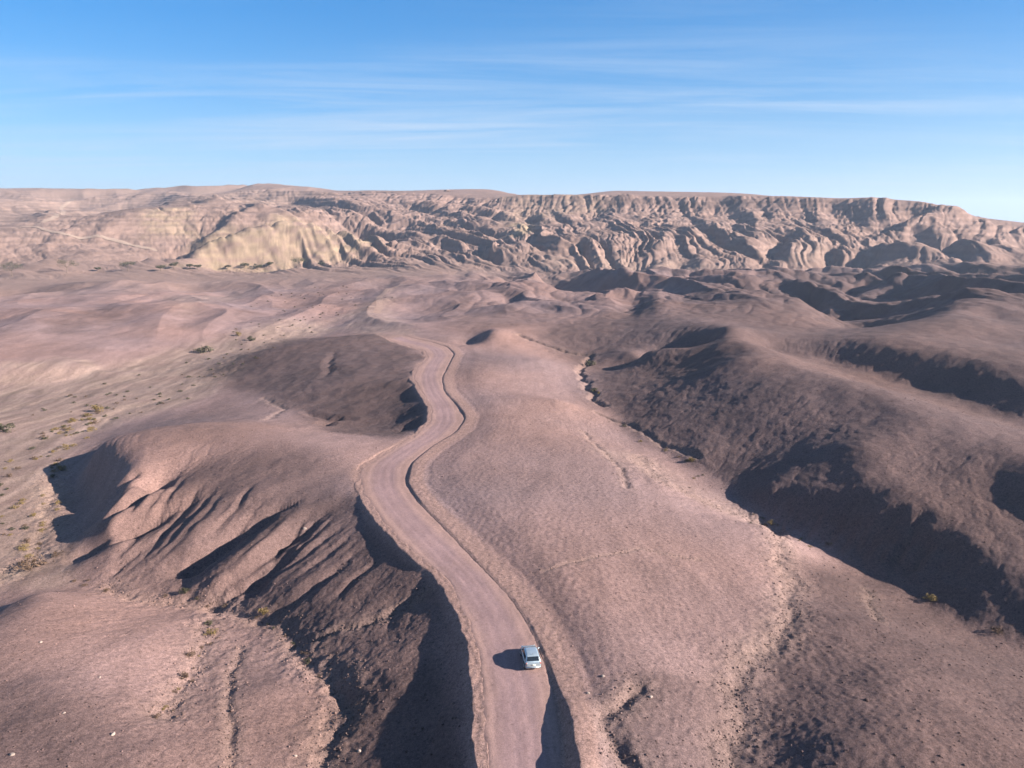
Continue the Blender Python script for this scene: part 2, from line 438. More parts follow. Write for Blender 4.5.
# (polygon, strength, softness)
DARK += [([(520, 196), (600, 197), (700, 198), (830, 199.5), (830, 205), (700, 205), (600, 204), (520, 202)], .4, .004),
         ([(-80, 700), (40, 660), (90, 720), (160, 790), (200, 850), (-80, 850)], .45, .03),  # vignette-like corner darkening, put into the ground colour
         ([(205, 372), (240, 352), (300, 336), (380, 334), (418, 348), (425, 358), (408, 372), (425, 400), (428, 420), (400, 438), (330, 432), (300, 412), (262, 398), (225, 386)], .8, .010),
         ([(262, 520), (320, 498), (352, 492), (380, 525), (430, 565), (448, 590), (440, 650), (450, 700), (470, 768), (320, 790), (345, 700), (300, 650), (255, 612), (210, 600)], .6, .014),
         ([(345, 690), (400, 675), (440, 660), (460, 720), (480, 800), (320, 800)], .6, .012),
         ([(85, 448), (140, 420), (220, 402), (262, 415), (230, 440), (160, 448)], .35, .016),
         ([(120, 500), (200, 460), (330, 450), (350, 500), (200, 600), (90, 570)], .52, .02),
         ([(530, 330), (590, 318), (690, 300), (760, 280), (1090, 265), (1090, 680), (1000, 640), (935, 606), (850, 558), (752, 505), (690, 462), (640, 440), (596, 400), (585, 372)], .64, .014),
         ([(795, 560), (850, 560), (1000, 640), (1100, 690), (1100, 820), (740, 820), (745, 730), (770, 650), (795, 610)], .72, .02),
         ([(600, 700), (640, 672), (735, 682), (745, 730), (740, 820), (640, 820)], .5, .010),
         ([(512, 270), (620, 272), (720, 270), (760, 285), (690, 302), (590, 318), (540, 325), (470, 330), (430, 318), (440, 290)], .24, .014),
         ([(180, 275), (300, 270), (420, 272), (440, 290), (400, 300), (330, 312), (270, 300), (230, 285)], .13, .012),
         ([(45, 328), (110, 304), (118, 318), (60, 335)], .45, .006),
         ([(10, 292), (50, 284), (115, 281), (100, 290), (30, 296)], .45, .006),
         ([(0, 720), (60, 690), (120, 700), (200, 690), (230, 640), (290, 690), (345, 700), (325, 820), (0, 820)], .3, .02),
         ([(186, 256), (205, 240), (240, 226), (235, 255)], .7, .003),  # shaded left-facing side of the hill, shade painted into the colour
         ([(255, 398), (330, 330), (260, 345), (200, 375)], .12, .02)]
PALE += [([(-80, 600), (75, 585), (60, 470), (95, 430), (205, 398), (300, 338), (350, 326), (290, 322), (200, 345), (100, 368), (-80, 378)], .8, .012),
         ([(-80, 380), (100, 368), (95, 362), (0, 362), (-80, 365)], .6, .004),
         ([(590, 450), (640, 452), (700, 488), (790, 525), (800, 610), (760, 660), (730, 690), (720, 660), (770, 600), (770, 535), (700, 500)], .22, .010),
         ([(540, 258), (600, 257), (690, 262), (720, 268), (600, 272), (540, 270)], .5, .004),  # sunlit face of the terrace scarp, its brightness painted in
         ([(800, 240), (828, 240), (830, 268), (800, 266)], .5, .004),  # lit side of a spur, sunlight put into the ground colour
         ([(165, 300), (240, 290), (250, 296), (180, 320)], .4, .008),
         ([(340, 320), (385, 300), (395, 290), (400, 292), (390, 310), (420, 340), (380, 345)], .5, .006)]
OCHRE += [([(190, 246), (238, 231), (270, 222), (330, 228), (385, 252), (340, 262), (200, 264)], .8, .006),
          ([(135, 212), (190, 208), (200, 238), (150, 243)], .7, .005),
          ([(165, 265), (225, 262), (228, 268), (165, 270)], .6, .003),
          ([(500, 195), (620, 203), (600, 215), (560, 214), (512, 245), (505, 240)], .3, .006),
          ([(512, 228), (530, 226), (536, 236), (512, 245)], .8, .002)]

# ------------------------------------------------------------------ fine land grid
NT = 1330
th_g = np.linspace(-0.70, 0.78, NT)


def lr_rows():
    v = [math.log(40.5)]
    while v[-1] < math.log(1750):
        r = math.exp(v[-1])
        v.append(v[-1] + float(np.interp(r, [46, 120, 200, 450, 800, 1750], [.0019, .0019, .0026, .0034, .0030, .0042])))
    while v[-1] < math.log(2700):
        v.append(v[-1] + .009)
    return np.array(v)


lr_g = lr_rows()


def bspline_w(x, x0, d, n):
    u = (x - x0) / d
    i = np.floor(u).astype(int); f = u - i
    W = np.zeros((len(x), n), np.float32)
    ws = [(1 - f) ** 3 / 6, (3 * f ** 3 - 6 * f ** 2 + 4) / 6, (-3 * f ** 3 + 3 * f ** 2 + 3 * f + 1) / 6, f ** 3 / 6]
    r = np.arange(len(x))
    for k, w in enumerate(ws):
        np.add.at(W, (r, np.clip(i - 1 + k, 0, n - 1)), w)
    return W


def upsample(Z, t0, l0, d, th=None, lr=None):
    th = th_g if th is None else th; lr = lr_g if lr is None else lr
    return bspline_w(lr, l0, d, Z.shape[0]) @ Z.astype(np.float32) @ bspline_w(th, t0, d, Z.shape[1]).T


TH, LR = np.meshgrid(th_g.astype(np.float32), lr_g.astype(np.float32))
RR = np.exp(LR)
GX, GY = RR * np.sin(TH), RR * np.cos(TH)
GZ = upsample(Zc, TH0, LR0, DC)


def masks(lst):
    M = np.zeros((len(lr_m), len(th_m)), np.float32)
    for poly, s, soft in lst:
        M = 1 - (1 - M) * (1 - s * region(poly, soft))
    return upsample(M, TH0, LR0, DG)


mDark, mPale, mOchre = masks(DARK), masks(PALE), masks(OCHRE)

# ------------------------------------------------------------------ road frame


def road_frame():
    def arr(l): return np.array([(lambda t, l, z: (math.exp(l) * math.sin(t), math.exp(l) * math.cos(t)))(*P(x, y, 0.0)) for x, y in l])
    Lw, Rw = arr(ROAD_L), arr(ROAD_R)

    def resample(a, n):
        # smooth Catmull-like resample by arc length
        s = np.concatenate([[0], np.cumsum(np.hypot(*np.diff(a, axis=0).T))])
        u = np.linspace(0, s[-1], n)
        o = np.stack([np.interp(u, s, a[:, k]) for k in (0, 1)], 1)
        for _ in range(8):
            o[1:-1] = (o[:-2] + 2 * o[1:-1] + o[2:]) / 4
        return o
    # pair left and right edges by a common path parameter
    n = 360
    l = resample(Lw, n); r = resample(Rw, n)
    c = (l + r) / 2
    for _ in range(10):
        c[1:-1] = (c[:-2] + 2 * c[1:-1] + c[2:]) / 4
    # half widths measured across
    tg = np.gradient(c, axis=0); tg /= np.hypot(tg[:, 0], tg[:, 1])[:, None]
    nr = np.stack([tg[:, 1], -tg[:, 0]], 1)          # to the right of travel (away from the camera)

    def across(edge, sign):
        w = np.empty(n)
        for i in range(n):
            d = edge - c[i]
            along = d @ tg[i]; lat = (d @ nr[i]) * sign
            ok = lat > 0
            j = np.argmin(np.where(ok, np.abs(along), 1e9))
            w[i] = lat[j]
        for _ in range(12):
            w[1:-1] = (w[:-2] + 2 * w[1:-1] + w[2:]) / 4
        return np.clip(w, 2.6, 6.5)
    e1 = resample(Lw, 1500); e2 = resample(Rw, 1500)
    return c, tg, nr, across(e1, -1), across(e2, 1)


RC, RT, RN, RWL, RWR = road_frame()
RS = np.concatenate([[0], np.cumsum(np.hypot(*np.diff(RC, axis=0).T))])
print('road length', RS[-1], 'widths', RWL.min(), RWL.max(), RWR.min(), RWR.max())


def road_coords(X, Y):
    """nearest road station, signed lateral distance (right positive)"""
    shp = X.shape
    X = X.ravel(); Y = Y.ravel()
    idx = np.empty(len(X), np.int32); best = np.full(len(X), 1e9, np.float32)
    cx = RC[:, 0].astype(np.float32); cy = RC[:, 1].astype(np.float32)
    for a in range(0, len(X), 20000):
        d = (X[a:a + 20000, None] - cx) ** 2 + (Y[a:a + 20000, None] - cy) ** 2
        k = d.argmin(1)
        idx[a:a + 20000] = k; best[a:a + 20000] = np.sqrt(d[np.arange(len(k)), k])
    dx = X - cx[idx]; dy = Y - cy[idx]
    lat = dx * RN[idx, 0] + dy * RN[idx, 1]
    along = dx * RT[idx, 0] + dy * RT[idx, 1]
    s = RS[idx] + along
    # true distance keeps the bends from folding
    lat = np.sign(lat) * best
    return s.reshape(shp).astype(np.float32), lat.reshape(shp).astype(np.float32)


# bank height on the right and fill on the left as functions of distance along the road
def s_of_row(py, px):
    t, l, z = P(px, py, 0)
    x, y = math.exp(l) * math.sin(t), math.exp(l) * math.cos(t)
    return RS[np.argmin((RC[:, 0] - x) ** 2 + (RC[:, 1] - y) ** 2)]


_bk = sorted([(s_of_row(py, px), h) for px, py, h in [(525, 790, 1.35), (522, 765, 1.2), (515, 720, .85), (510, 690, .4), (508, 660, .18), (495, 620, .16), (470, 580, .2), (425, 540, .28), (395, 515, .4), (383, 490, .85), (383, 475, .9),
                                                       (395, 458, .5), (425, 442, .25), (445, 425, .5), (448, 412, .75), (440, 400, .5), (432, 385, .4), (430, 372, .4), (440, 355, .6), (425, 345, .3), (395, 337, .15)]])
_bks, _bkh = [b[0] for b in _bk], [b[1] for b in _bk]

near = (GY < 345) & (GX > -75) & (GX < 40)
ii = np.nonzero(near)
rs_, rd_ = road_coords(GX[ii], GY[ii])
S_all = np.zeros_like(GZ); D_all = np.full_like(GZ, 999.0)
S_all[ii] = rs_; D_all[ii] = rd_

# ------------------------------------------------------------------ relief detail
jit = 0.35
hill = np.clip(mDark, 0, 1)
far = sstep(560, 800, RR)
amp = 0.25 + 0.9 * hill
# gully patterns: ridged noise, stretched down the slopes of the scarp
w1 = fbm(TH * 9, LR * 7, 3, 21) * 0.022
lean = np.interp(th_g, [-.7, -.15, 0.05, 0.3, .8], [0.5, 0.6, 0.3, 0.25, 0.65]).astype(np.float32)[None, :]
uu = (TH + lean * (LR - 6.8) + w1)
rimz = np.interp(th_g, [-.7, -.25, -.1, 0.0, .3, .5, .8], [2100, 1500, 1300, 1120, 1040, 985, 950]).astype(np.float32)[None, :]
env = sstep(np.interp(th_g, [-.7, -.12, .05, .8], [730, 700, 640, 640]).astype(np.float32)[None, :], np.interp(th_g, [-.7, -.12, .05, .8], [830, 850, 860, 860]).astype(np.float32)[None, :], RR) * (1 - sstep(rimz * 0.985, rimz * 1.008, RR))
low = env * (1 - sstep(rimz * .80, rimz * .97, RR))        # spurs of the lower slope
face = env * sstep(rimz * .80, rimz * .97, RR)             # the steep upper face
calm = np.interp(th_g, [-.7, -.42, -.3, -.2, .8], [.25, .3, .6, 1, 1]).astype(np.float32)[None, :]


def vgul(u, l, seed, cut):
    """branching V gullies: sharp beds between blunt crests"""
    return -np.clip(cut - np.abs(noise(u, l, seed)) * 1.4, 0, 1)


def tri(u):
    f = u - np.floor(u)
    return np.abs(2 * f - 1)


j1 = .010 * noise(TH * 28, LR * 12, 203); j2 = .004 * noise(TH * 80, LR * 30, 205)
sp_a = .55 + .6 * sstep(-.4, .4, noise(TH * 11, LR * 3.5, 341))
sp1 = tri((uu + j1) * 17 + 1.1 * noise(uu * 11, LR * 2.0, 343) + .25 * noise(uu * 40, LR * 8, 344))
sp2 = tri((uu + j1 * .7 + j2) * 46 + .9 * noise(uu * 30, LR * 5, 345))
GZ += low * calm * (-sp1 * 7.6 * sp_a - sp2 * 3.2 + 2 + vgul((uu + j2) * 170, LR * 9, 41, .5) * 3 + 6)
fm = .35 + .65 * sstep(-.35, .35, noise(TH * 9, LR * 3, 271))
fu = TH + .35 * noise(TH * 4, LR * .5, 273) * (LR - 6.9) + j1 * 1.1
GZ += face * calm * (vgul(fu * 30, LR * 2.4, 231, .6) * 7.5 * fm + vgul((fu + j2) * 85, LR * 5, 237, .45) * 3.2 * (1.2 - fm * .6) + vgul((fu + j2) * 200, LR * 10, 241, .5) * 1.6 + 2)
GZ += env * calm * fbm(GX / 14, GY / 14, 4, 245, .6) * .7
lh = np.interp(th_g, [-.7, -.28, -.18, .8], [1, 1, 0, 0]).astype(np.float32)[None, :] * sstep(900, 1250, RR)
GZ += lh * ((.45 - np.abs(noise(GX / 260 + .4 * noise(GX / 200, GY / 200, 349), GY / 330, 351)) * 1.4) * 20 + (.45 - np.abs(noise(GX / 90, GY / 140, 353)) * 1.4) * 6) * (1 - .75 * sstep(1900, 2150, RR))
# cap beds: small ledges near the mesa top
led = GZ.copy()
bed = 5.0
tz = (led / bed); fz = tz - np.floor(tz)
led_s = (np.floor(tz) + sstep(0.25, 0.75, fz)) * bed
capm = sstep(48, 66, GZ) * sstep(760, 900, RR) * (1 - sstep(rimz * .99, rimz * 1.03, RR))
GZ = GZ * (1 - .3 * capm) + led_s * .3 * capm
# rills on the badlands of the middle distance
rm = sstep(250, 420, RR) * (1 - sstep(720, 800, RR)) * (0.35 + .65 * hill) * np.interp(th_g, [-.7, -.1, .05, .8], [.35, .5, 1, 1]).astype(np.float32)[None, :]
rx = GX * .97 + GY * .24; ry = -GX * .24 + GY * .97
rwx = rx + 18 * fbm(GX / 140, GY / 140, 2, 251)
rdg = (.5 - np.abs(noise(rwx / 58, ry / 170, 253)) * 1.4) * 11 + (.5 - np.abs(noise(rwx / 33, ry / 80, 255)) * 1.4) * 3.6
rills = np.interp(th_g, [-.7, -.1, .1, .8], [.35, .5, 1, 1]).astype(np.float32)[None, :] * vgul((GX + 5 * noise(GX / 30, GY / 30, 257)) / 17, GY / 34, 259, .45) * 3.0
mid = sstep(300, 440, RR) * (1 - sstep(640, 730, RR)) * np.interp(th_g, [-.7, -.2, -.02, .12, .8], [.42, .5, .85, 1.15, 1.15]).astype(np.float32)[None, :]
GZ += mid * (rdg + rills * .8 + fbm(GX / 20, GY / 20, 3, 51) * .6)
GZ += rm * vgul((GX + 3 * noise(GX / 16, GY / 16, 261)) / 9, GY / 20, 263, .45) * 1.2
nm = 1 - sstep(250, 420, RR)
calm_plain = 1 - 0.6 * sstep(0.6, 0.0, hill) * nm
GZ += nm * amp * calm_plain * (fbm(GX / 34, GY / 34, 3, 61) * 0.38)
GZ += nm * hill * (-(0.4 - np.abs(noise(GX / 11 + fbm(GX / 30, GY / 30, 2, 3), GY / 22, 67))) * 0.15)
# rills: noise carried down the lines of steepest descent, so grooves follow every slope and meet in the gullies
def flow_map(Z, steps, h, sm):
    Zs = blur(Z, sm)
    gl, gt = np.gradient(Zs, DC)
    r = np.exp(lr_c)[:, None]
    gl = gl / r; gt = gt / r
    sl = np.hypot(gl, gt)
    k = 1 / (sl + .04)
    ul, ut = (gl * k).astype(np.float32), (gt * k).astype(np.float32)
    L, T = np.meshgrid(np.arange(Z.shape[0], dtype=np.float32), np.arange(Z.shape[1], dtype=np.float32), indexing='ij')
    for _ in range(steps):
        i = np.clip(L, 0, Z.shape[0] - 1.01); j = np.clip(T, 0, Z.shape[1] - 1.01)
        i0 = i.astype(int); j0 = j.astype(int); f = i - i0; g = j - j0

        def s(a): return (a[i0, j0] * (1 - f) + a[i0 + 1, j0] * f) * (1 - g) + (a[i0, j0 + 1] * (1 - f) + a[i0 + 1, j0 + 1] * f) * g
        L, T = L + s(ul) * h, T + s(ut) * h
    return T * DC + TH0, L * DC + LR0, sl


fT, fL, fS = flow_map(Zc, 34, .42, 3.5)
FT = upsample(fT - th_c[None, :], TH0, LR0, DC) + TH; FL = upsample(fL - lr_c[:, None], TH0, LR0, DC) + LR
FS = upsample(fS, TH0, LR0, DC)
sm_ = sstep(.06, .30, FS) * (.45 + .55 * np.maximum(hill, far))
rl1 = vgul(FT * 36 + .3 * noise(TH * 60, LR * 60, 281), FL * 36, 283, .5); rl2 = vgul(FT * 95, FL * 95, 285, .5); rl3 = vgul(FT * 230, FL * 230, 287, .5)
k_far = .22 - .15 * hill + .17 * far * calm
GZ += sm_ * RR * k_far * (rl1 * .011 + rl2 * .0062 + rl3 * .0026)
# stony roughness
gr = (0.35 + 0.65 * hill) * (1 - 0.0 * far)
GZ += gr * fbm(GX / 5.5, GY / 5.5, 2, 71) * 0.16 * (1 + RR / 500)
GZ += gr * fbm(GX / 1.6, GY / 1.6, 2, 73) * 0.055 * (1 - sstep(180, 320, RR))
GZ += gr * noise(GX / .55, GY / .55, 79) * 0.035 * (1 - sstep(90, 160, RR))

# channels: thin incised beds along survey lines ------------------------------------------------
CHAN = [
    ([(110, 588), (125, 596), (190, 600), (212, 604), (255, 616), (275, 626), (292, 642), (310, 664), (340, 682), (347, 700), (336, 730), (322, 768)], 1.0, .4),
    ([(216, 607), (205, 640), (195, 668), (178, 695), (158, 716)], .9, .25),
    ([(241, 648), (228, 690), (230, 725), (233, 768)], .5, .25),
    ([(295, 643), (330, 633), (370, 620), (400, 605), (425, 596)], .6, .5),
    ([(585, 432), (600, 448), (618, 465), (627, 487)], .6, .3),
    ([(596, 412), (630, 424), (665, 446), (698, 456)], .7, .5),
    ([(640, 458), (660, 480), (690, 494), (740, 515), (775, 527)], 1.2, .3),
    ([(770, 527), (782, 550), (780, 565), (790, 580), (785, 600), (794, 620), (770, 650), (738, 680), (748, 715), (735, 740), (740, 768)], 1.0, .3),
    ([(868, 592), (872, 610), (880, 622)], .5, .2),
    ([(640, 690), (620, 697), (607, 716), (615, 745), (628, 768)], .9, .6),
    ([(700, 560), (640, 548), (600, 556), (545, 570)], .3, .1),
    ([(200, 376), (230, 362), (262, 345), (300, 330), (340, 318)], 2.2, .22),
    ([(60, 470), (45, 520), (30, 560), (0, 580)], 1.2, .35),
    ([(90, 430), (120, 412), (180, 392), (230, 372)], 2.2, .22),
    ([(10, 410), (60, 396), (130, 380), (200, 362)], 2.2, .22),
    ([(265, 398), (285, 408), (262, 420)], .8, .3),
    ([(520, 335), (560, 350), (590, 356), (580, 372), (590, 392), (600, 404)], 1.0, .9),
    ([(305, 665), (345, 690), (352, 712), (340, 735)], .7, .4),
]
chan_m = np.zeros_like(GZ)
for poly, w, d in CHAN:
    q = np.array([(lambda t, l, z: (math.exp(l) * math.sin(t), math.exp(l) * math.cos(t)))(*hit(*p)) for p in poly])
    s = np.concatenate([[0], np.cumsum(np.hypot(*np.diff(q, axis=0).T))])
    u = np.arange(0, s[-1], 0.5)
    qq = np.stack([np.interp(u, s, q[:, k]) for k in (0, 1)], 1)
    qq += np.stack([fbm(u / 7, u * 0 + 3, 3, 5), fbm(u / 7, u * 0 + 8, 3, 9)], 1) * 1.5 * w
    x0, x1, y0, y1 = qq[:, 0].min() - 6, qq[:, 0].max() + 6, qq[:, 1].min() - 6, qq[:, 1].max() + 6
    k = np.nonzero((GX > x0) & (GX < x1) & (GY > y0) & (GY < y1))
    X = GX[k].astype(np.float32); Y = GY[k].astype(np.float32)
    dm = np.full(len(X), 1e9, np.float32)
    qx = qq[:, 0].astype(np.float32); qy = qq[:, 1].astype(np.float32)
    for a in range(0, len(X), 20000):
        dm[a:a + 20000] = np.sqrt(((X[a:a + 20000, None] - qx) ** 2 + (Y[a:a + 20000, None] - qy) ** 2).min(1))
    prof = np.exp(-(dm / w) ** 2)
    rough = fbm(X / 1.3, Y / 1.3, 2, 15)
    GZ[k] -= d * prof
    GZ[k] += np.exp(-(dm / (w * 4)) ** 2) * rough * (.12 * w if w < 1.5 else .05)
    chan_m[k] = np.maximum(chan_m[k], np.exp(-(dm / (w * 2.2)) ** 2))

GUL = [
    ([(182, 468), (168, 476), (150, 488), (120, 508)], 2.6, 1.5), ([(182, 508), (160, 518), (140, 528), (110, 542), (82, 556)], 3.0, 1.6), ([(200, 495), (170, 510), (150, 521)], 2.2, .8),
    ([(263, 518), (244, 533), (222, 546), (203, 555), (176, 574)], 3.2, 2.0), ([(300, 500), (270, 512), (245, 524)], 2.2, .9),
    ([(343, 500), (320, 516), (298, 534), (271, 557), (244, 581), (212, 600)], 3.0, 1.7), ([(300, 545), (285, 560), (262, 580), (240, 598)], 2.4, 1.0),
    ([(345, 560), (320, 580), (290, 602), (262, 616)], 2.2, .8), ([(232, 540), (215, 556), (196, 572), (180, 585)], 1.8, .6), ([(150, 540), (130, 556), (112, 574)], 1.8, .6),
    ([(140, 470), (124, 482), (114, 494)], 2.0, 1.2), ([(134, 490), (122, 502), (112, 512)], 2.0, 1.2),
    ([(905, 505), (890, 525), (872, 548)], 2.6, 1.2), ([(928, 508), (908, 540), (893, 566)], 2.6, 1.3), ([(860, 494), (845, 515), (832, 536)], 2.4, .9), ([(825, 492), (812, 508), (800, 522)], 2.2, .8),
    ([(940, 530), (925, 552), (908, 574)], 2.4, 1.0), ([(336, 348), (330, 362), (324, 376)], 2.4, .8), ([(360, 420), (330, 418), (310, 412)], 2.5, 1.0),
    ([(345, 415), (330, 420), (322, 425)], 2.5, 1.2),
]
rg = random.Random(5)
for k in range(26):
    t = (k + rg.uniform(.1, .9)) / 26
    xa, ya = 150 + 200 * t, 468 + 34 * t + rg.uniform(-6, 16); xb, yb = 84 + 150 * t, 556 + 46 * t
    f = rg.uniform(.55, 1)
    GUL.append(([(xa + (xb - xa) * q * f, ya + (yb - ya) * q * f + 6 * math.sin(3.1 * q)) for q in (0, .33, .66, 1)], rg.uniform(.9, 1.6), rg.uniform(.2, .55)))
for k in range(16):
    t = (k + rg.uniform(.1, .9)) / 16
    xa, ya = 775 + 200 * t, 490 + 58 * t + rg.uniform(-6, 4)
    GUL.append(([(xa, ya), (xa - 10, ya + 16), (xa - 18, ya + 32)], rg.uniform(1.0, 1.8), rg.uniform(.4, .8)))
for k in range(12):
    t = (k + rg.uniform(.1, .9)) / 12
    xa, ya = 345 + 80 * t, 515 + 70 * t + rg.uniform(-4, 12)
    GUL.append(([(xa, ya), (xa - 26, ya + 24), (xa - 60 + 20 * t, ya + 48)], rg.uniform(.9, 1.5), rg.uniform(.05, .4)))
for poly, w, d in GUL:
    q = np.array([(lambda t, l, z: (math.exp(l) * math.sin(t), math.exp(l) * math.cos(t)))(*hit(*p)) for p in poly])
    s = np.concatenate([[0], np.cumsum(np.hypot(*np.diff(q, axis=0).T))])
    u = np.arange(0, s[-1], 0.4)
    qq = np.stack([np.interp(u, s, q[:, k]) for k in (0, 1)], 1)
    for _ in range(10): qq[1:-1] = (qq[:-2] + 2 * qq[1:-1] + qq[2:]) / 4
    qq += np.stack([fbm(u / 9, u * 0 + 3 + d, 3, 5), fbm(u / 9, u * 0 + 8 + d, 3, 9)], 1) * .5 * w
    dep = d * sstep(0, .4, u / s[-1]) * (1 - .5 * sstep(.8, 1, u / s[-1]))
    x0, x1, y0, y1 = qq[:, 0].min() - 9, qq[:, 0].max() + 9, qq[:, 1].min() - 9, qq[:, 1].max() + 9
    k = np.nonzero((GX > x0) & (GX < x1) & (GY > y0) & (GY < y1))
    X = GX[k].astype(np.float32); Y = GY[k].astype(np.float32)
    dm = np.empty(len(X), np.float32); di = np.empty(len(X), np.int32)
    for a in range(0, len(X), 20000):
        dd = (X[a:a + 20000, None] - qq[:, 0].astype(np.float32)) ** 2 + (Y[a:a + 20000, None] - qq[:, 1].astype(np.float32)) ** 2
        di[a:a + 20000] = dd.argmin(1); dm[a:a + 20000] = np.sqrt(dd.min(1))
    ww = w * (1 + .3 * noise(X / 4, Y / 4, 19))
    GZ[k] -= dep[di] * np.clip(1 - dm / ww, 0, 1) ** 1.2

# road cut and fill ----------------------------------------------------------------------------
GZ_nat = GZ.copy()
a_ = D_all < 40
a_ &= D_all > -40
S = S_all[a_]; D = D_all[a_]; nat = GZ[a_]
wob = fbm(S / 6, D * 0 + 2, 3, 91) * 0.35
wl = np.interp(S, RS, RWL); wr = np.interp(S, RS, RWR)
hb = np.interp(S, _bks, _bkh) * np.interp(S, [0, 22, 34, 200], [1.0, .85, .34, .42]) * (1 + 0.3 * noise(S / 4, D * 0 + 5, 92))
# left
e = -D - wl - 0.9 - wob
fillz = ROAD_Z - 0.05 - np.clip(e, 0, 50) * 0.72
cutz = ROAD_Z + np.clip(e + 0.5, 0, 50) * 0.55
zl = np.minimum(np.maximum(nat, fillz), np.maximum(cutz, ROAD_Z - .05 + 0 * cutz))
zl = np.where(e < 0, ROAD_Z - 0.04 + 0.06 * noise(S / 1.2, D / .6, 95), zl)
# right: bank, windrow, ditch, plain
e = D - wr - 0.15 * wob
k1 = 0.75
bank = sstep(0.0, 1.0, e / (0.35 + hb * 0.75)) * hb
bw = 2.0 + 0.5 * wob
down = sstep(0, 3.0, e - bw)
ditch = -0.05 * np.exp(-((e - bw - 1.6) / 0.5) ** 2)
natr = nat * sstep(2.0, 9.0, e) + np.minimum(nat, hb * .85 + .05) * (1 - sstep(2.0, 9.0, e))
zr = ROAD_Z + bank * (1 - down) + natr * down + ditch + 0.12 * np.exp(-((e - 1.3) / .7) ** 2) * hb
zr += np.where((e > .3), 0.04 * noise(S / .9, D / .7, 97), 0)
bed_ = ROAD_Z - 0.14
zz = np.where(D < 0, zl, zr)
zz = np.where((D > -wl + .25) & (D < wr - .1), bed_, zz)
endf = sstep(RS[-1] - 2, RS[-1] - 25, S)
GZ[a_] = zz * endf + nat * (1 - endf)
road_m = np.zeros_like(GZ)
road_m[a_] = (sstep(-wl - 2.2, -wl - .8, D) * (1 - sstep(wr + 2.4, wr + 3.3, D)) * endf)

# ------------------------------------------------------------------ ground colours (albedo)
def col(*c): return np.array(c, np.float32)


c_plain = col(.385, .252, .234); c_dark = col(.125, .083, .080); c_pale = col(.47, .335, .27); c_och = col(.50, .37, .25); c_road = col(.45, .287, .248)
n_big = fbm(GX / 40, GY / 40, 4, 101)
n_med = fbm(GX / 7, GY / 7, 3, 111)
A = np.empty(GZ.shape + (3,), np.float32)
A[:] = c_plain
n_hue = fbm(GX / 60 + 40, GY / 60, 3, 121)
A *= (1 + 0.13 * n_big + 0.06 * n_med + .16 * sstep(200, 420, RR) * fbm(GX / 13, GY / 22, 4, 331, .65))[..., None]
A *= 1 + n_hue[..., None] * np.array([.08, .0, -.09], np.float32)


def blend(A, c, m):
    m = np.clip(m, 0, 1)[..., None]
    return A * (1 - m) + c * m


farplain = sstep(520, 760, RR)
A = blend(A, col(.40, .27, .222), farplain * .8)
streak = fbm(GX / 2.6 + 2 * n_big, GY / 30, 3, 311)
A = blend(A, col(.46, .325, .265), lh * .6)
A = blend(A, c_pale * (1 + .36 * streak)[..., None], mPale * (0.8 + .4 * n_med))
A *= (1 + .10 * streak * (1 - mDark) * (1 - farplain))[..., None]
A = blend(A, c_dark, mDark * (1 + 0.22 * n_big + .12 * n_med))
A = blend(A, c_och, mOchre * np.clip(.72 + .9 * fbm(GX / 22, GZ / 5, 3, 361), 0, 1))
A = blend(A, c_pale * .96, chan_m * .22)
A = blend(A, c_road, road_m * .9)
# bedding bands on the scarp: harder pale beds
band = 0.5 + 0.3 * np.sin(GZ * 1.15 + n_big * 2) + .35 * noise(GZ / 1.6 + 50, GX / 300 + n_big * .3, 321)
A *= (1 + (band - .5) * .46 * env * sstep(8, 16, GZ))[..., None]
A = np.clip(A * .455, .02, .8)


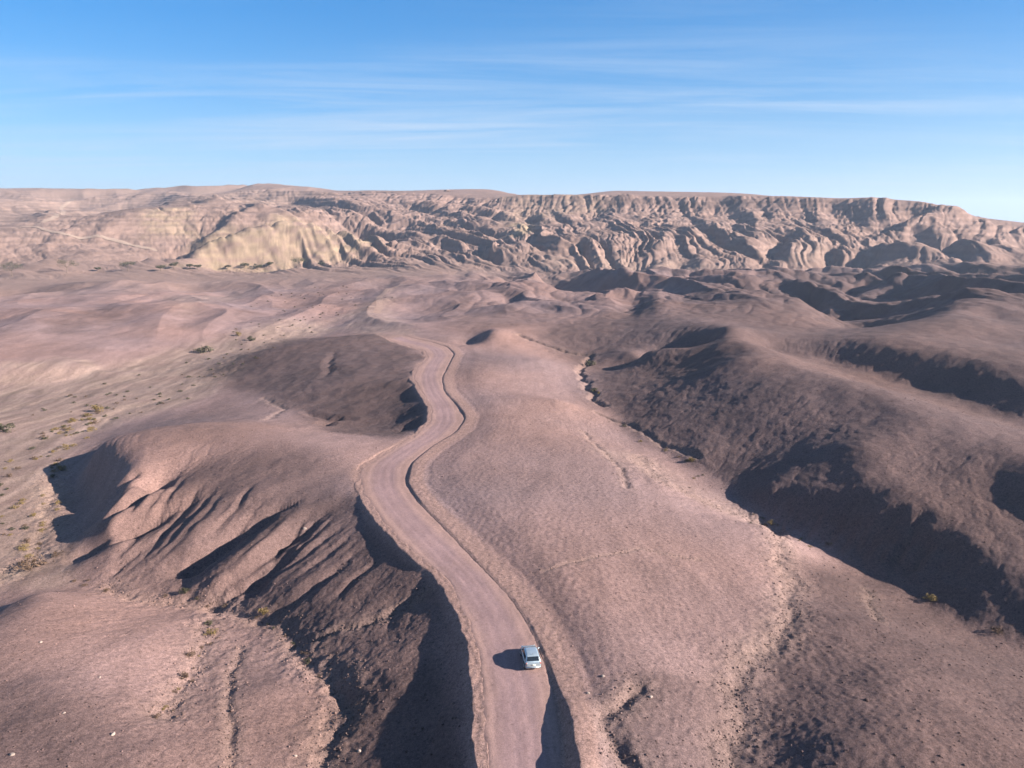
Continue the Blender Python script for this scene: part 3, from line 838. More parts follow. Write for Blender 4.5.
# ------------------------------------------------------------------ materials
def ground_material(name, bump_scale=1.0, gravel=1.0):
    m = bpy.data.materials.new(name); m.use_nodes = True
    t = m.node_tree; L = t.links.new
    b = t.nodes['Principled BSDF']
    b.inputs['Roughness'].default_value = 0.95
    b.inputs['Specular IOR Level'].default_value = 0.1
    at = N(t, 'ShaderNodeAttribute', attribute_name='albedo')
    tc = N(t, 'ShaderNodeTexCoord')
    # gravel: stones of several sizes, some paler, many darker
    n0 = N(t, 'ShaderNodeTexNoise', i_Scale=2.4, i_Detail=4.0, i_Roughness=0.75)
    n1 = N(t, 'ShaderNodeTexNoise', i_Scale=9.0, i_Detail=2.0, i_Roughness=0.75)
    n2 = N(t, 'ShaderNodeTexNoise', i_Scale=0.035, i_Detail=5.0, i_Roughness=0.6)
    vo = N(t, 'ShaderNodeTexVoronoi', i_Scale=1.3)
    for n in (n0, n1, n2, vo): L(tc.outputs['Object'], n.inputs['Vector'])
    r0 = N(t, 'ShaderNodeMapRange', i_From_Min=.36, i_From_Max=.64, i_To_Min=1 - .24 * gravel, i_To_Max=1 + .20 * gravel)
    L(n0.outputs['Fac'], r0.inputs['Value'])
    r1 = N(t, 'ShaderNodeMapRange', i_From_Min=.33, i_From_Max=.66, i_To_Min=1 - .42 * gravel, i_To_Max=1 + .34 * gravel)
    L(n1.outputs['Fac'], r1.inputs['Value'])
    r2 = N(t, 'ShaderNodeMapRange', i_From_Min=.3, i_From_Max=.7, i_To_Min=.88, i_To_Max=1.12)
    L(n2.outputs['Fac'], r2.inputs['Value'])
    rv = N(t, 'ShaderNodeMapRange', i_From_Min=.10, i_From_Max=.22, i_To_Min=1 - .45 * gravel, i_To_Max=1)
    L(vo.outputs['Distance'], rv.inputs['Value'])
    mm = None
    for r in (r0, r1, r2, rv):
        if mm is None: mm = r
        else:
            k = N(t, 'ShaderNodeMath', operation='MULTIPLY')
            L(mm.outputs[0], k.inputs[0]); L(r.outputs[0], k.inputs[1]); mm = k
    mul = N(t, 'ShaderNodeVectorMath', operation='SCALE')
    L(at.outputs['Color'], mul.inputs[0]); L(mm.outputs[0], mul.inputs['Scale'])
    L(mul.outputs[0], b.inputs['Base Color'])
    bp = N(t, 'ShaderNodeBump', i_Strength=.45 * bump_scale, i_Distance=.14)
    L(n0.outputs['Fac'], bp.inputs['Height'])
    bp2 = N(t, 'ShaderNodeBump', i_Strength=.5 * bump_scale, i_Distance=.07)
    L(n1.outputs['Fac'], bp2.inputs['Height']); L(bp.outputs[0], bp2.inputs['Normal'])
    L(bp2.outputs[0], b.inputs['Normal'])
    return m


def grid_mesh(name, V, nr, nc, attr=None, mat=None):
    me = bpy.data.meshes.new(name)
    i = np.arange(nr * nc).reshape(nr, nc)
    q = np.stack([i[:-1, :-1], i[:-1, 1:], i[1:, 1:], i[1:, :-1]], -1).reshape(-1, 4).astype(np.int32)
    me.vertices.add(nr * nc)
    me.vertices.foreach_set('co', V.astype(np.float32).ravel())
    me.loops.add(q.size)
    me.loops.foreach_set('vertex_index', q.ravel())
    me.polygons.add(len(q))
    me.polygons.foreach_set('loop_start', np.arange(0, q.size, 4, dtype=np.int32))
    me.polygons.foreach_set('use_smooth', np.ones(len(q), bool))
    me.update(calc_edges=True)
    if attr is not None:
        a = me.attributes.new('albedo', 'FLOAT_COLOR', 'POINT')
        a.data.foreach_set('color', np.concatenate([attr, np.ones(attr.shape[:-1] + (1,), np.float32)], -1).astype(np.float32).ravel())
    o = bpy.data.objects.new(name, me)
    C.objects.link(o)
    if mat: me.materials.append(mat)
    return o


m_ground = ground_material('desert_gravel')
# the land out to the horizon: near grid plus coarse far rows falling away behind the mesa
far_r = np.array([3000, 3400, 4000, 4700, 5500, 6300.], np.float32)
rows = [GZ[-1] * 0.9 - 20]
fx = []; fz = []
for r in far_r:
    fx.append(np.stack([r * np.sin(th_g), r * np.cos(th_g)], -1))
    t = min(1, (r - 2600) / 3000)
    fz.append(GZ[-1] * (1 - t) - 320 * t - 25)
V = np.stack([GX, GY, GZ], -1)
VF = np.concatenate([np.array(fx), np.array(fz)[..., None]], -1)
V = np.concatenate([V, VF.astype(np.float32)], 0)
AF = np.concatenate([A, np.repeat(A[-1:], len(far_r), 0)], 0)
ground = grid_mesh('ground', V, V.shape[0], NT, AF, m_ground)
ground['kind'] = 'structure'
print('ground', V.shape)

# road sheet -------------------------------------------------------------------------------------
def build_road():
    n_s = int(RS[-1] / 0.35); n_d = 31
    s = np.linspace(0, RS[-1] - 3, n_s)
    cx = np.interp(s, RS, RC[:, 0]); cy = np.interp(s, RS, RC[:, 1])
    nx = np.interp(s, RS, RN[:, 0]); ny = np.interp(s, RS, RN[:, 1])
    wl = np.interp(s, RS, RWL) + .15 + fbm(s / 5, s * 0 + 1, 3, 131) * .3; wr = np.interp(s, RS, RWR) + .25 + fbm(s / 4, s * 0 + 4, 3, 133) * .2
    u = np.linspace(0, 1, n_d)
    d = -wl[:, None] * (1 - u) + wr[:, None] * u
    X = cx[:, None] + nx[:, None] * d; Y = cy[:, None] + ny[:, None] * d
    edge = np.minimum(u, 1 - u)[None] * (wl + wr)[:, None]
    rut = np.zeros_like(d)
    for c in (-2.35, -.75, .75, 2.35):
        rut += np.exp(-((d - c - .12 * fbm(S_ := (s[:, None] / 9 + 0 * d), d * 0 + c, 2, 137)) / .32) ** 2)
    Z = ROAD_Z + 0.03 * fbm(X / 2.2, Y / 2.2, 3, 139) - .02 * rut - .12 * np.exp(-(edge / .25) ** 2) + .02 * noise(X / .5, Y / .5, 141)
    V = np.stack([X, Y, Z], -1)
    mid = col(.195, .128, .126); side = col(.222, .142, .124)
    k = np.clip(sstep(1.0, 2.9, np.abs(d + .1)) + .18 * fbm(X / 3, Y / 6, 3, 143), 0, 1)[..., None]
    Aa = mid * (1 - k) + side * k
    Aa = Aa * (1 + .10 * fbm(s[:, None] / 14 + 0 * d, d / .35, 3, 147) + .09 * rut + .10 * fbm(X / 9, Y / 9, 3, 149))[..., None]
    o = grid_mesh('road', V[:, ::-1], n_s, n_d, Aa[:, ::-1].astype(np.float32), ground_material('road_dirt', .5, .45))
    o['kind'] = 'structure'
    return o


build_road()


# heights for placing things ----------------------------------------------------------------------
def ground_z(x, y):
    t = math.atan2(x, y); l = math.log(math.hypot(x, y))
    j = np.clip((t - th_g[0]) / (th_g[1] - th_g[0]), 0, NT - 1.001); j0 = int(j); f = j - j0
    i1 = int(np.clip(np.searchsorted(lr_g, l), 1, len(lr_g) - 1)); i0 = i1 - 1
    g = (l - lr_g[i0]) / (lr_g[i1] - lr_g[i0])
    return float((GZ[i0, j0] * (1 - f) + GZ[i0, j0 + 1] * f) * (1 - g) + (GZ[i1, j0] * (1 - f) + GZ[i1, j0 + 1] * f) * g)


def see(px, py):
    """first point of the finished land in a line of sight"""
    x, y, d = ray(px, py)
    t = math.atan2(x, y); slope = d / math.hypot(x, y)
    j = (t - th_g[0]) / (th_g[1] - th_g[0]); j0 = int(np.clip(j, 0, NT - 2)); f = j - j0
    prof = GZ[:, j0] * (1 - f) + GZ[:, j0 + 1] * f
    k = np.nonzero(prof >= CAM_H + np.exp(lr_g) * slope)[0]
    i = k[0] if len(k) else len(lr_g) - 1
    r = math.exp(lr_g[i])
    return Vector((r * math.sin(t), r * math.cos(t), float(prof[i])))

# ------------------------------------------------------------------ things
def simple_mat(name, color, rough=.8, spec=.3, metal=0.0, var=0.0, scale=6.0, coat=0.0):
    m = bpy.data.materials.new(name); m.use_nodes = True
    t = m.node_tree; b = t.nodes['Principled BSDF']
    b.inputs['Base Color'].default_value = (*color, 1)
    b.inputs['Roughness'].default_value = rough
    b.inputs['Specular IOR Level'].default_value = spec
    b.inputs['Metallic'].default_value = metal
    b.inputs['Coat Weight'].default_value = coat
    if var > 0:
        tc = N(t, 'ShaderNodeTexCoord'); n = N(t, 'ShaderNodeTexNoise', i_Scale=scale, i_Detail=4.0)
        t.links.new(tc.outputs['Object'], n.inputs['Vector'])
        mx = N(t, 'ShaderNodeMix', data_type='RGBA')
        mx.inputs['A'].default_value = (*[c * (1 - var) for c in color], 1)
        mx.inputs['B'].default_value = (*[min(1, c * (1 + var)) for c in color], 1)
        r = N(t, 'ShaderNodeMapRange', i_From_Min=.35, i_From_Max=.65)
        t.links.new(n.outputs['Fac'], r.inputs['Value'])
        t.links.new(r.outputs[0], mx.inputs['Factor'])
        t.links.new(mx.outputs['Result'], b.inputs['Base Color'])
    return m


def link(name, me, mat=None, parent=None):
    o = bpy.data.objects.new(name, me); C.objects.link(o)
    if mat and not me.materials: me.materials.append(mat)
    if parent is not None: o.parent = parent
    return o


def bm_obj(name, bm, mat, parent=None, smooth=True):
    me = bpy.data.meshes.new(name)
    bmesh.ops.recalc_face_normals(bm, faces=bm.faces)
    bm.to_mesh(me); bm.free()
    for p in me.polygons: p.use_smooth = smooth
    return link(name, me, mat, parent)


def empty(name, loc, rz=0.0):
    o = bpy.data.objects.new(name, None); C.objects.link(o)
    o.location = loc; o.rotation_euler = (0, 0, rz); o.empty_display_size = .3
    return o


def tag(o, label, cat, group=None):
    o['label'] = label; o['category'] = cat
    if group: o['group'] = group
    return o


# car ---------------------------------------------------------------------------------------------
def loft(sections, close=True):
    """sections: list of (y, [(x,z)...]) -> closed shell"""
    bm = bmesh.new()
    rings = [[bm.verts.new((x, y, z)) for x, z in ring] for y, ring in sections]
    n = len(rings[0])
    for a, b in zip(rings[:-1], rings[1:]):
        for k in range(n):
            bm.faces.new((a[k], a[(k + 1) % n], b[(k + 1) % n], b[k]))
    bm.faces.new(rings[0]); bm.faces.new(rings[-1][::-1])
    return bm


def ring(w, z0, z1, top_w=None, k=.10):
    """rounded section, width w at the belt, narrower above"""
    tw = w if top_w is None else top_w
    h = z1 - z0
    half = [(w - .10, z0), (w - .02, z0 + .10 * h), (w, z0 + .42 * h), (w - .01, z0 + .62 * h), (tw - .0, z1 - k), (tw - .35 * k, z1 - .3 * k), (tw - 1.2 * k, z1)]
    return half + [(-x, z) for x, z in half[::-1]]


def box_bm(cx, cy, cz, sx, sy, sz, bev=.02):
    bm = bmesh.new()
    bmesh.ops.create_cube(bm, size=1)
    for v in bm.verts: v.co = Vector((cx + v.co.x * sx, cy + v.co.y * sy, cz + v.co.z * sz))
    if bev: bmesh.ops.bevel(bm, geom=bm.edges[:], offset=bev, segments=2, affect='EDGES')
    return bm


def build_car(loc, rz, pitch=0.0):
    car = empty('car', loc, rz)
    tag(car, 'small silver white hatchback driving away up the dirt road', 'car')
    paint = simple_mat('silver_white_paint', (.36, .42, .45), .26, .5, .55, .05, 3, .6)
    glass = simple_mat('dark_window_glass', (.012, .016, .02), .08, .6)
    rubber = simple_mat('tyre_rubber', (.025, .025, .027), .9, .2, 0, .3, 20)
    dark = simple_mat('black_plastic', (.03, .03, .032), .7)
    alloy = simple_mat('wheel_alloy', (.55, .56, .58), .35, .5, .8)
    red = simple_mat('red_lamp_lens', (.22, .03, .025), .25, .5)
    clear = simple_mat('clear_lamp_lens', (.75, .78, .8), .15, .6)
    white = simple_mat('plate_pale', (.62, .60, .50), .5)
    # +Y is forward; wheel contact at z=0; centre between axles
    S = [(-1.98, ring(.62, .42, .74)), (-1.92, ring(.78, .30, .98)), (-1.72, ring(.85, .24, 1.02)), (-1.2, ring(.87, .2, 1.0)), (0, ring(.87, .19, .97)), (.8, ring(.87, .19, .96)), (1.25, ring(.86, .2, .93, .80)),
         (1.65, ring(.83, .22, .84, .74)), (1.9, ring(.74, .27, .72, .64)), (1.99, ring(.58, .36, .60, .5))]
    bm = loft(S)
    bmesh.ops.subdivide_edges(bm, edges=[e for e in bm.edges if abs(e.verts[0].co.y - e.verts[1].co.y) > .3], cuts=2)
    body = bm_obj('body', bm, paint, car)
    md = body.modifiers.new('bevel', 'BEVEL'); md.width = .03; md.segments = 2; md.limit_method = 'ANGLE'; md.angle_limit = .8
    # cabin: glasshouse with roof
    def cab(w0, z0, w1, z1): return [(w0, z0), (w0 - .01, z0 + .06), (w1 + .02, z1 - .10), (w1 - .05, z1 - .02), (w1 - .2, z1), (-(w1 - .2), z1), (-(w1 - .05), z1 - .02), (-(w1 + .02), z1 - .10), (-(w0 - .01), z0 + .06), (-w0, z0)]
    K = [(-1.86, cab(.78, .94, .76, 1.06)), (-1.66, cab(.80, .94, .70, 1.34)), (-1.52, cab(.81, .94, .665, 1.46)), (-1.0, cab(.82, .94, .665, 1.52)), (-.2, cab(.82, .94, .665, 1.53)), (.25, cab(.82, .93, .655, 1.48)),
         (.62, cab(.81, .92, .68, 1.24)), (1.1, cab(.78, .88, .74, .98))]
    cabin = bm_obj('cabin', loft(K), paint, car)
    # panes, slightly proud of the cabin skin
    def pane(name, quad, mat=glass, off=.012):
        bm = bmesh.new()
        q = [Vector(p) for p in quad]
        n = (q[1] - q[0]).cross(q[2] - q[0]).normalized()
        cen = sum(q, Vector()) / len(q)
        if n.dot(cen - Vector((0, -.3, 1.0))) < 0: n = -n
        a = [bm.verts.new(p + n * off) for p in q]; b = [bm.verts.new(p - n * .02) for p in q]
        bm.faces.new(a); bm.faces.new(b[::-1])
        for k in range(len(q)): bm.faces.new((a[k], a[(k + 1) % len(q)], b[(k + 1) % len(q)], b[k]))
        return bm_obj(name, bm, mat, car, smooth=False)
    pane('rear_window', [(-.66, -1.84, 1.09), (.66, -1.84, 1.09), (.57, -1.56, 1.43), (-.57, -1.56, 1.43)], off=.03)
    pane('windscreen', [(-.70, 1.02, 1.02), (.70, 1.02, 1.02), (.56, .33, 1.43), (-.56, .33, 1.43)], off=.035)
    for s in (-1, 1):
        pane('side_window', [(s * .812, -.32, 1.03), (s * .812, .74, 1.0), (s * .70, .28, 1.38), (s * .695, -.32, 1.42)], off=.02)
        pane('side_window', [(s * .812, -1.5, 1.04), (s * .812, -.42, 1.03), (s * .695, -.42, 1.42), (s * .70, -1.4, 1.40)], off=.02)
        mir = box_bm(s * .95, .72, 1.02, .2, .1, .13, .03); bm_obj('wing_mirror', mir, paint, car)
        bm_obj('tail_light', box_bm(s * .70, -1.90, .86, .2, .08, .24, .03), red, car)
        bm_obj('headlight', box_bm(s * .62, 1.80, .67, .26, .22, .13, .04), clear, car)
        for dy in (-.35, -1.2): bm_obj('door_handle', box_bm(s * .885, dy, .86, .03, .16, .03, .01), paint, car)
        for wy in (-1.22, 1.24):
            w = bmesh.new()
            bmesh.ops.create_cone(w, cap_ends=True, segments=28, radius1=.315, radius2=.315, depth=.2, matrix=Matrix.Translation((s * .80, wy, .315)) @ Matrix.Rotation(math.pi / 2, 4, 'Y'))
            bmesh.ops.bevel(w, geom=[e for e in w.edges if len(e.link_faces) == 2 and e.calc_face_angle(0) > 1], offset=.03, segments=2, affect='EDGES')
            wo = bm_obj('wheel', w, rubber, car)
            r = bmesh.new()
            mt = Matrix.Translation((s * .895, wy, .315)) @ Matrix.Rotation(math.pi / 2, 4, 'Y')
            bmesh.ops.create_cone(r, cap_ends=True, segments=24, radius1=.06, radius2=.06, depth=.04, matrix=mt)
            for k in range(5):
                a = k * 2 * math.pi / 5
                g = bmesh.ops.create_cube(r, size=1)['verts']
                for v in g: v.co = mt @ Matrix.Rotation(a, 4, 'Z') @ Vector((.11 + v.co.x * .19, v.co.y * .05, v.co.z * .03))
            bm_obj('rim', r, alloy, wo)
            ar = bmesh.new()
            bmesh.ops.create_cone(ar, cap_ends=True, segments=28, radius1=.37, radius2=.37, depth=.16, matrix=Matrix.Translation((s * .80, wy, .33)) @ Matrix.Rotation(math.pi / 2, 4, 'Y'))
            bm_obj('wheel_arch', ar, dark, car, smooth=False)
    bm_obj('rear_bumper', box_bm(0, -1.93, .46, 1.5, .16, .22, .05), paint, car)
    bm_obj('front_bumper', box_bm(0, 1.93, .42, 1.3, .14, .2, .05), dark, car)
    bm_obj('number_plate', box_bm(0, -1.985, .72, .5, .02, .11, .004), white, car)
    bm_obj('roof_aerial', box_bm(0, -1.3, 1.58, .02, .05, .12, .006), dark, car)
    return car


cp = P(530.5, 661, 0)
cx_, cy_ = math.exp(cp[1]) * math.sin(cp[0]), math.exp(cp[1]) * math.cos(cp[0])
ci = int(np.argmin((RC[:, 0] - cx_) ** 2 + (RC[:, 1] - cy_) ** 2))
c_head = math.atan2(-RT[ci, 0], RT[ci, 1])
print('car at', cx_, cy_, 'heading', math.degrees(c_head))
build_car((cx_, cy_, .005), c_head).scale = (.94, .94, .94)

# plants ------------------------------------------------------------------------------------------
rnd = random.Random(11)
m_leaf_y = simple_mat('dry_yellow_leaves', (.17, .12, .05), .8, .1, 0, .45, 3)
m_leaf_o = simple_mat('olive_leaves', (.06, .056, .035), .8, .1, 0, .45, 3)
m_leaf_b = simple_mat('brown_twigs', (.10, .065, .045), .9, .1, 0, .45, 3)
m_bark = simple_mat('bark', (.10, .075, .055), .9, .1, 0, .3, 5)


def leaf_cloud(bm, cen, rad, n, size, flat=.7, r=rnd):
    for _ in range(n):
        while True:
            p = Vector((r.uniform(-1, 1), r.uniform(-1, 1), r.uniform(-1, 1)))
            if .25 < p.length < 1: break
        p = Vector((cen[0] + p.x * rad, cen[1] + p.y * rad, cen[2] + p.z * rad * flat))
        a = Vector((r.gauss(0, 1), r.gauss(0, 1), r.gauss(0, 1))).normalized()
        b = a.orthogonal().normalized()
        c = a.cross(b)
        s = size * r.uniform(.6, 1.3)
        vs = [bm.verts.new(p + b * s * 1.4), bm.verts.new(p + c * s * .6), bm.verts.new(p - b * s * 1.2), bm.verts.new(p - c * s * .6)]
        bm.faces.new(vs)


def limb(bm, p, q, r0, r1, n=6):
    p, q = Vector(p), Vector(q)
    d = (q - p).normalized(); a = d.orthogonal().normalized(); b = d.cross(a)
    A = [bm.verts.new(p + (a * math.cos(t) + b * math.sin(t)) * r0) for t in [k * 2 * math.pi / n for k in range(n)]]
    B = [bm.verts.new(q + (a * math.cos(t) + b * math.sin(t)) * r1) for t in [k * 2 * math.pi / n for k in range(n)]]
    for k in range(n): bm.faces.new((A[k], A[(k + 1) % n], B[(k + 1) % n], B[k]))
    bm.faces.new(B)


def bush_mesh(name, mat, seed, n=170):
    """1 m wide, about .7 m tall, twigs fanning from the root with small leaves at their ends"""
    r = random.Random(seed); bm = bmesh.new()
    for k in range(16):
        a = r.uniform(0, 2 * math.pi); e = r.uniform(.25, 1.35); l = r.uniform(.35, .6)
        q = (math.cos(a) * math.cos(e) * l, math.sin(a) * math.cos(e) * l, math.sin(e) * l)
        limb(bm, (0, 0, -.05), q, .018, .006, 4)
        leaf_cloud(bm, q, r.uniform(.12, .22), n // 10, .045, .8, r)
    me = bpy.data.meshes.new(name); bm.to_mesh(me); bm.free()
    me.materials.append(mat)
    return me


BUSH = {'y': [bush_mesh('dry_bush', m_leaf_y, s) for s in (1, 2, 3)], 'o': [bush_mesh('olive_bush', m_leaf_o, s, 260) for s in (4, 5, 6)], 'b': [bush_mesh('brown_bush', m_leaf_b, s) for s in (7, 8, 9)]}


def acacia(loc, w, h, seed, label):
    r = random.Random(seed)
    t = empty('acacia_tree', loc, r.uniform(0, 6.28))
    tag(t, label, 'tree', 'acacia trees along the foot of the scarp')
    tb = bmesh.new(); cb = bmesh.new()
    top = (r.uniform(-.3, .3), r.uniform(-.3, .3), h * .42)
    limb(tb, (0, 0, -.3), top, .26, .17)
    for k in range(7):
        a = k * .9 + r.uniform(-.3, .3); l = w * r.uniform(.28, .48)
        q = (top[0] + math.cos(a) * l, top[1] + math.sin(a) * l, h * r.uniform(.6, .92))
        limb(tb, top, q, .12, .04, 5)
        leaf_cloud(cb, q, w * r.uniform(.17, .28), 200, .22, .6, r)
    leaf_cloud(cb, (top[0], top[1], h * .85), w * .3, 160, .16, .5, r)
    bm_obj('trunk', tb, m_bark, t)
    me = bpy.data.meshes.new('crown'); cb.to_mesh(me); cb.free()
    link('crown', me, m_leaf_o, t)
    return t


ACACIA = [(12, 277, 13, 'wide low dark acacia at the left edge, leftmost of the row'), (67, 273, 13, 'broad dark acacia second from the left in the row below the scarp'), (98, 271.5, 4, 'tiny acacia between two bigger ones left of the tallest acacia'),
          (128, 271.5, 10, 'tall round dark acacia, the largest in the row at the scarp foot'), (161, 271.5, 7, 'acacia just left of the low yellow bank'), (174, 270, 7, 'acacia standing against the left end of the low yellow bank'),
          (190, 269.5, 5, 'acacia in the middle of the low yellow bank, left one of a close pair'), (197.5, 270, 5, 'acacia in the middle of the low yellow bank, right one of a close pair'), (228, 269, 4, 'small acacia at the right end of the low yellow bank'),
          (245, 270, 6, 'dark flat acacia below the left foot of the ochre cliff'), (258, 270, 6, 'dark acacia below the middle of the ochre cliff'), (270, 267, 5, 'acacia close under the ochre cliff face'), (299, 267.5, 11, 'broad spreading acacia under the right part of the ochre cliff'),
          (322, 267, 5, 'small acacia under the right end of the ochre cliff')]
for i, (px, py, wpx, lab) in enumerate(ACACIA):
    p = see(px, py)
    w = wpx * p.length / F_PX * 1.05
    w *= 1.15
    acacia(p, w, w * .72, 40 + i, lab)


def bush(px, py, wpx, kind, label, group, hf=1.0):
    p = see(px, py)
    me = rnd.choice(BUSH[kind])
    o = bpy.data.objects.new('desert_shrub', me); C.objects.link(o)
    w = max(.4, 1.25 * wpx * (p - cam.location).length / F_PX)
    o.location = p
    o.scale = (w, w * rnd.uniform(.8, 1.2), w * hf * rnd.uniform(.8, 1.1)); o.rotation_euler = (0, 0, rnd.uniform(0, 6.28))
    return tag(o, label, 'shrub', group)


ONE = [(97, 412, 9, 'y', 'bright yellow shrub alone in the wash above the hill with the dark hollow'), (5, 432, 12, 'o', 'wide olive shrub at the left edge of the photo in the pale wash'),
       (203, 353, 11, 'o', 'large green shrub at the bend of the wash with a dark shadow beside it'), (61, 471, 9, 'y', 'dense yellow shrub beside the dark shaded hollow'),
       (30, 569, 16, 'b', 'large dark grey brown bush beside the shaded mound at left'), (57, 556, 7, 'b', 'dark bush below the end of the shaded hollow'), (24, 549, 8, 'y', 'yellow brown shrub at left above the large dark bush'),
       (186, 594, 8, 'o', 'olive shrub at the head of the foreground channel'), (212, 634, 9, 'y', 'tall yellow olive clump in the gully between the two foreground mounds'), (209, 625, 7, 'o', 'olive shrub just above the tall yellow olive clump'),
       (264, 616, 9, 'y', 'yellow shrub beside a dark rock at the channel below the gullied hill'), (192, 657, 8, 'b', 'reddish brown shrub halfway down the foreground gully'), (184, 678, 8, 'b', 'reddish brown shrub at the lower part of the foreground gully'),
       (692, 462, 7, 'y', 'yellow shrub where the right wash leaves the dark hill foot'), (771, 524, 6, 'y', 'yellow shrub at the tip of the big shadow on the right'), (932, 601, 10, 'y', 'orange yellow shrub on the edge of the big shadow on the right'),
       (998, 634, 9, 'b', 'red brown shrub near the right edge of the photo in the shaded wash'), (238, 336, 6, 'y', 'yellow green shrub in the far wash left of the dark mound'), (250, 341, 7, 'o', 'dark shrub at the upper left end of the dark mound'),
       (156, 718, 6, 'b', 'brown shrub at the lower end of the foreground gully'), (590, 366, 8, 'o', 'dark shrub in the wash notch below the right hills'), (594, 392, 7, 'o', 'dark shrub in the bend of the right wash')]
for px, py, w, k, lab in ONE: bush(px, py, w, k, lab, 'desert shrubs of the washes', .8)


def many(n, poly, kinds, size, label, group):
    made = 0
    xs = [p[0] for p in poly]; ys = [p[1] for p in poly]
    while made < n:
        x, y = rnd.uniform(min(xs), max(xs)), rnd.uniform(min(ys), max(ys))
        ins = False
        for (x1, y1), (x2, y2) in zip(poly, poly[1:] + poly[:1]):
            if (y1 > y) != (y2 > y) and x < (x2 - x1) * (y - y1) / (y2 - y1) + x1: ins = not ins
        if not ins: continue
        s = rnd.uniform(*size) * (.45 + .55 * min(1, max(0, (y - 300) / 200)))
        bush(x, y, s, rnd.choice(kinds), label, group, .7)
        made += 1


def along(n, line, spread, kinds, size, label, group):
    for _ in range(n):
        k = rnd.randrange(len(line) - 1); t = rnd.random()
        x = line[k][0] + (line[k + 1][0] - line[k][0]) * t + rnd.gauss(0, spread); y = line[k][1] + (line[k + 1][1] - line[k][1]) * t + rnd.gauss(0, spread * .6)
        bush(x, y, rnd.uniform(*size), rnd.choice(kinds), label, group, .7)


many(40, [(0, 540), (60, 530), (55, 470), (80, 430), (60, 420), (0, 470)], 'yyob', (2.5, 5.5), 'small dry yellow or brown shrub on the pale gravel of the left wash', 'small shrubs scattered over the left wash')
along(34, [(30, 560), (40, 500), (44, 460), (48, 430), (90, 425), (98, 412), (75, 440), (45, 470)], 5, 'yyb', (3, 6), 'small dry yellow or brown shrub on the pale gravel of the left wash', 'small shrubs scattered over the left wash')
many(80, [(70, 440), (100, 425), (205, 395), (300, 340), (340, 322), (260, 335), (200, 358), (60, 395), (0, 420)], 'oob', (2.5, 5), 'low dry shrub on the upper stretch of the left wash', 'low shrubs on the upper left wash')
many(60, [(215, 345), (330, 318), (400, 300), (350, 285), (280, 290), (240, 310), (225, 330)], 'oob', (2.4, 4.6), 'tiny scattered shrub on the flat beyond the dark mound', 'tiny shrubs beyond the dark mound')
along(22, [(70, 578), (110, 588), (125, 596), (190, 601), (215, 607), (260, 620), (290, 640), (310, 664), (345, 690)], 4, 'obb', (2.5, 5), 'small dark shrub in the stony foreground channel on the left', 'shrubs along the foreground channel')
along(14, [(213, 640), (195, 660), (180, 690), (158, 716)], 4, 'bby', (2, 4.5), 'small brown shrub in the gully between the foreground mounds', 'shrubs of the foreground gully')
along(22, [(600, 400), (640, 440), (665, 450), (700, 470), (690, 490), (740, 512), (775, 524), (850, 558), (935, 604), (1000, 634)], 5, 'ybo', (2, 4.5), 'small shrub in the stony wash at the foot of the right hills', 'shrubs along the right wash')

# stones ------------------------------------------------------------------------------------------
m_white = simple_mat('pale_stone', (.24, .19, .165), .8, .2, 0, .2, 3)


def stone_bm(seed, rad=1.0, sub=2):
    r = random.Random(seed); bm = bmesh.new()
    bmesh.ops.create_icosphere(bm, subdivisions=sub, radius=rad)
    sc = Vector((r.uniform(.7, 1.2), r.uniform(.7, 1.2), r.uniform(.5, .8)))
    pl = [Vector((r.gauss(0, 1), r.gauss(0, 1), r.gauss(0, 1))).normalized() for _ in range(7)]
    for v in bm.verts:
        for p in pl:
            d = v.co.dot(p)
            if d > .72 * rad: v.co -= p * (d - .72 * rad)
        v.co = Vector((v.co.x * sc.x, v.co.y * sc.y, v.co.z * sc.z))
    return bm


STONES = [(41, 643, 0.22, 'pale boulder on the top of the foreground mound near the left edge'), (113, 735, 0.25, 'pale boulder low on the foreground mound, lowest of three'), (64, 714, 0.17, 'small pale boulder on the left foreground mound near the bottom'),
          (12, 755, 0.22, 'pale boulder in the lower left corner'), (603, 677, 0.17, 'pale boulder on the plain right of the windrow, upper one of a pair'), (588, 694, 0.19, 'pale boulder on the plain right of the windrow, lower one of a pair'),
          (651, 697, 0.19, 'pale boulder on the dark gravel fan right of the eroded notch'), (359, 752, 0.22, 'pale boulder in the dark gully left of the road'), (295, 757, 0.19, 'pale boulder on the foreground mound beside the dark gully'),
          (100, 678, 0.15, 'small pale boulder in the middle of the foreground mound'), (305, 530, 0.28, 'pale boulder in the deep gully of the left hill')]
for i, (px, py, rad, lab) in enumerate(STONES):
    p = see(px, py)
    o = bm_obj('boulder', stone_bm(100 + i, rad), m_white, None, smooth=False)
    o.location = p + Vector((0, 0, rad * .2)); o.rotation_euler = (0, 0, i)
    tag(o, lab, 'boulder', 'pale boulders lying on the gravel')

# knob on the skyline
p = see(447, 191.5)
kb = stone_bm(77, 3.2)
o = bm_obj('rock_outcrop', kb, simple_mat('outcrop_rock', (.2, .14, .115), .9, .1, 0, .25, .4), None, smooth=False)
o.location = p + Vector((0, 0, 1.2)); o.scale = (1.6, 1.2, .9)
tag(o, 'small rock knob standing up on the plateau skyline', 'rock')


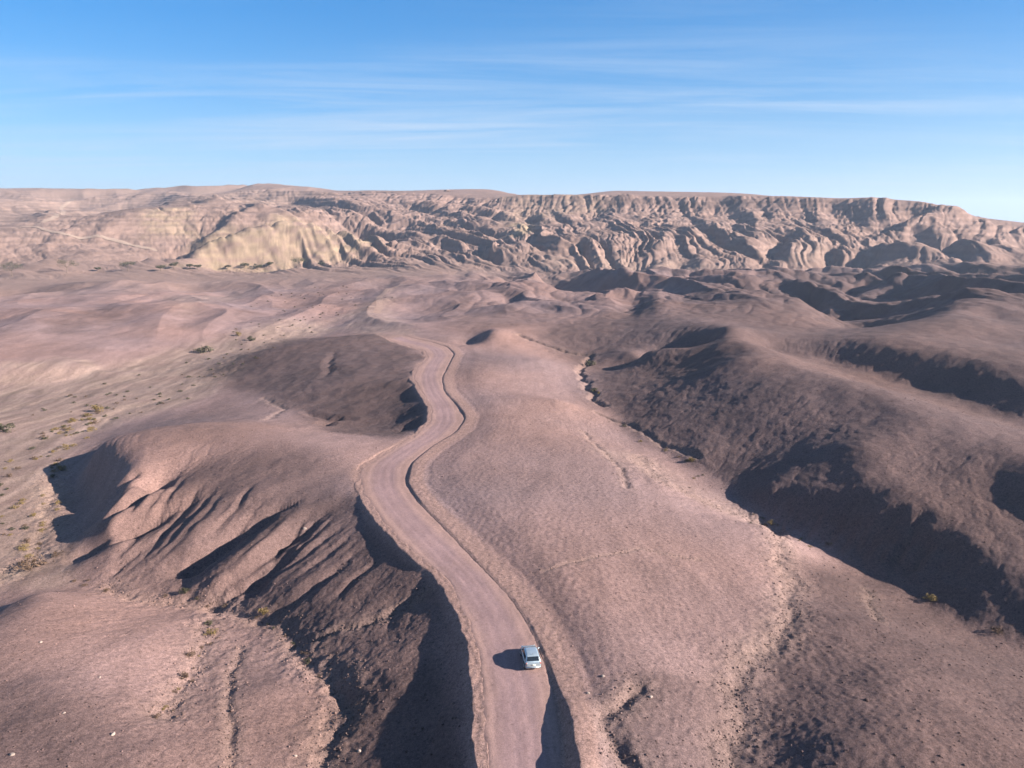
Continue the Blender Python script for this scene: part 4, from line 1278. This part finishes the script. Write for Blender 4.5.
def gravel():
    """loose stones too many to count: along the channels, on the dark slopes and beside the road"""
    r = np.random.RandomState(3)
    base = [np.array([v.co[:] for v in b.verts], np.float32) for b in [stone_bm(200 + k, 1.0, 1) for k in range(4)]]
    fb = [np.array([[v.index for v in f.verts] for f in b.faces], np.int32) for b in [stone_bm(200 + k, 1.0, 1) for k in range(4)]]
    w = (chan_m ** 1.5 * 2.0 + .03 + .22 * mDark) * (RR < 210) * (np.abs(TH) < .66) * (1 - road_m) * (GY > 45)
    w = w * RR ** 1.0
    cdf = np.cumsum(w.ravel()); cdf /= cdf[-1]
    n = 11000
    ix = np.searchsorted(cdf, r.rand(n))
    gx, gy, gz = GX.ravel()[ix], GY.ravel()[ix], GZ.ravel()[ix]
    rad = .06 + .11 * r.rand(n) ** 3 + .10 * (r.rand(n) < .015)
    VV, FF, k0 = [], [], 0
    alb = []
    for i in range(n):
        b = base[i % 4]; a = r.rand() * 6.28
        c, s = math.cos(a), math.sin(a)
        q = b * rad[i]
        VV.append(np.stack([q[:, 0] * c - q[:, 1] * s + gx[i] + r.uniform(-.1, .1), q[:, 0] * s + q[:, 1] * c + gy[i] + r.uniform(-.1, .1), q[:, 2] + gz[i] + rad[i] * .15], 1))
        FF.append(fb[i % 4] + k0); k0 += len(b)
        sh = r.uniform(.55, 1.25)
        alb.append(np.repeat((A.reshape(-1, 3)[ix[i]] * sh)[None], len(b), 0))
    VV = np.concatenate(VV); FF = np.concatenate(FF); alb = np.concatenate(alb)
    me = bpy.data.meshes.new('loose_stones')
    me.vertices.add(len(VV)); me.vertices.foreach_set('co', VV.ravel().astype(np.float32))
    me.loops.add(FF.size); me.loops.foreach_set('vertex_index', FF.ravel())
    me.polygons.add(len(FF)); me.polygons.foreach_set('loop_start', np.arange(0, FF.size, 3, dtype=np.int32))
    me.update(calc_edges=True)
    at = me.attributes.new('albedo', 'FLOAT_COLOR', 'POINT')
    at.data.foreach_set('color', np.concatenate([alb, np.ones((len(alb), 1))], 1).astype(np.float32).ravel())
    o = link('loose_stones', me, m_ground)
    o['kind'] = 'stuff'


gravel()


# far tracks --------------------------------------------------------------------------------------
def track(line, width, name='path', lift=.5, shade=(.25, .185, .15)):
    q = [see(*p) for p in line]
    P_ = np.array([v[:] for v in q]); s = np.concatenate([[0], np.cumsum(np.hypot(*np.diff(P_[:, :2], axis=0).T))])
    u = np.arange(0, s[-1], 6.0)
    x = np.interp(u, s, P_[:, 0]); y = np.interp(u, s, P_[:, 1])
    for _ in range(4):
        x[1:-1] = (x[:-2] + 2 * x[1:-1] + x[2:]) / 4; y[1:-1] = (y[:-2] + 2 * y[1:-1] + y[2:]) / 4
    tx, ty = np.gradient(x), np.gradient(y); l = np.hypot(tx, ty) + 1e-6
    d = np.linspace(-1, 1, 5) * width / 2
    X = x[:, None] + ty[:, None] / l[:, None] * d; Y = y[:, None] - tx[:, None] / l[:, None] * d
    Z = np.array([[ground_z(a, b) for a, b in zip(r1, r2)] for r1, r2 in zip(X, Y)]) + lift
    Z -= (lift + .4) * np.exp(-(np.minimum(u, u[-1] - u) / 14) ** 2)[:, None]
    V = np.stack([X, Y, Z], -1)
    a = np.tile(col(*shade), (len(u), 5, 1))
    o = grid_mesh(name, V[:, ::-1], len(u), 5, a.astype(np.float32), m_ground)
    o['kind'] = 'structure'


track([(6, 232), (20, 228), (32, 226.5), (42, 229), (52, 233), (66, 236), (90, 238), (110, 240), (122, 242.5), (132, 246), (150, 249), (172, 253)], 5)
track([(32, 226.5), (46, 222), (56, 218), (64, 211), (61, 207.5), (70, 203), (73, 198)], 6)

track([(374, 316), (380, 306), (378, 299), (384, 293), (393, 288), (410, 281)], 4.0, lift=.12, shade=(.215, .146, .122))

# air ---------------------------------------------------------------------------------------------
def haze(density):
    lo, hi = -420.0, 260.0
    bm = box_bm(0, 3000, (lo + hi) / 2, 13400, 7600, hi - lo, 0)
    m = bpy.data.materials.new('haze_air'); m.use_nodes = True
    t = m.node_tree; t.nodes.clear()
    v = N(t, 'ShaderNodeVolumePrincipled')
    v.inputs['Color'].default_value = (.66, .79, 1.0, 1)
    v.inputs['Density'].default_value = density
    v.inputs['Anisotropy'].default_value = 0.2
    o_ = N(t, 'ShaderNodeOutputMaterial')
    t.links.new(v.outputs[0], o_.inputs['Volume'])
    o = bm_obj('haze', bm, m, None, smooth=False)
    o['kind'] = 'stuff'


haze(0.00009)
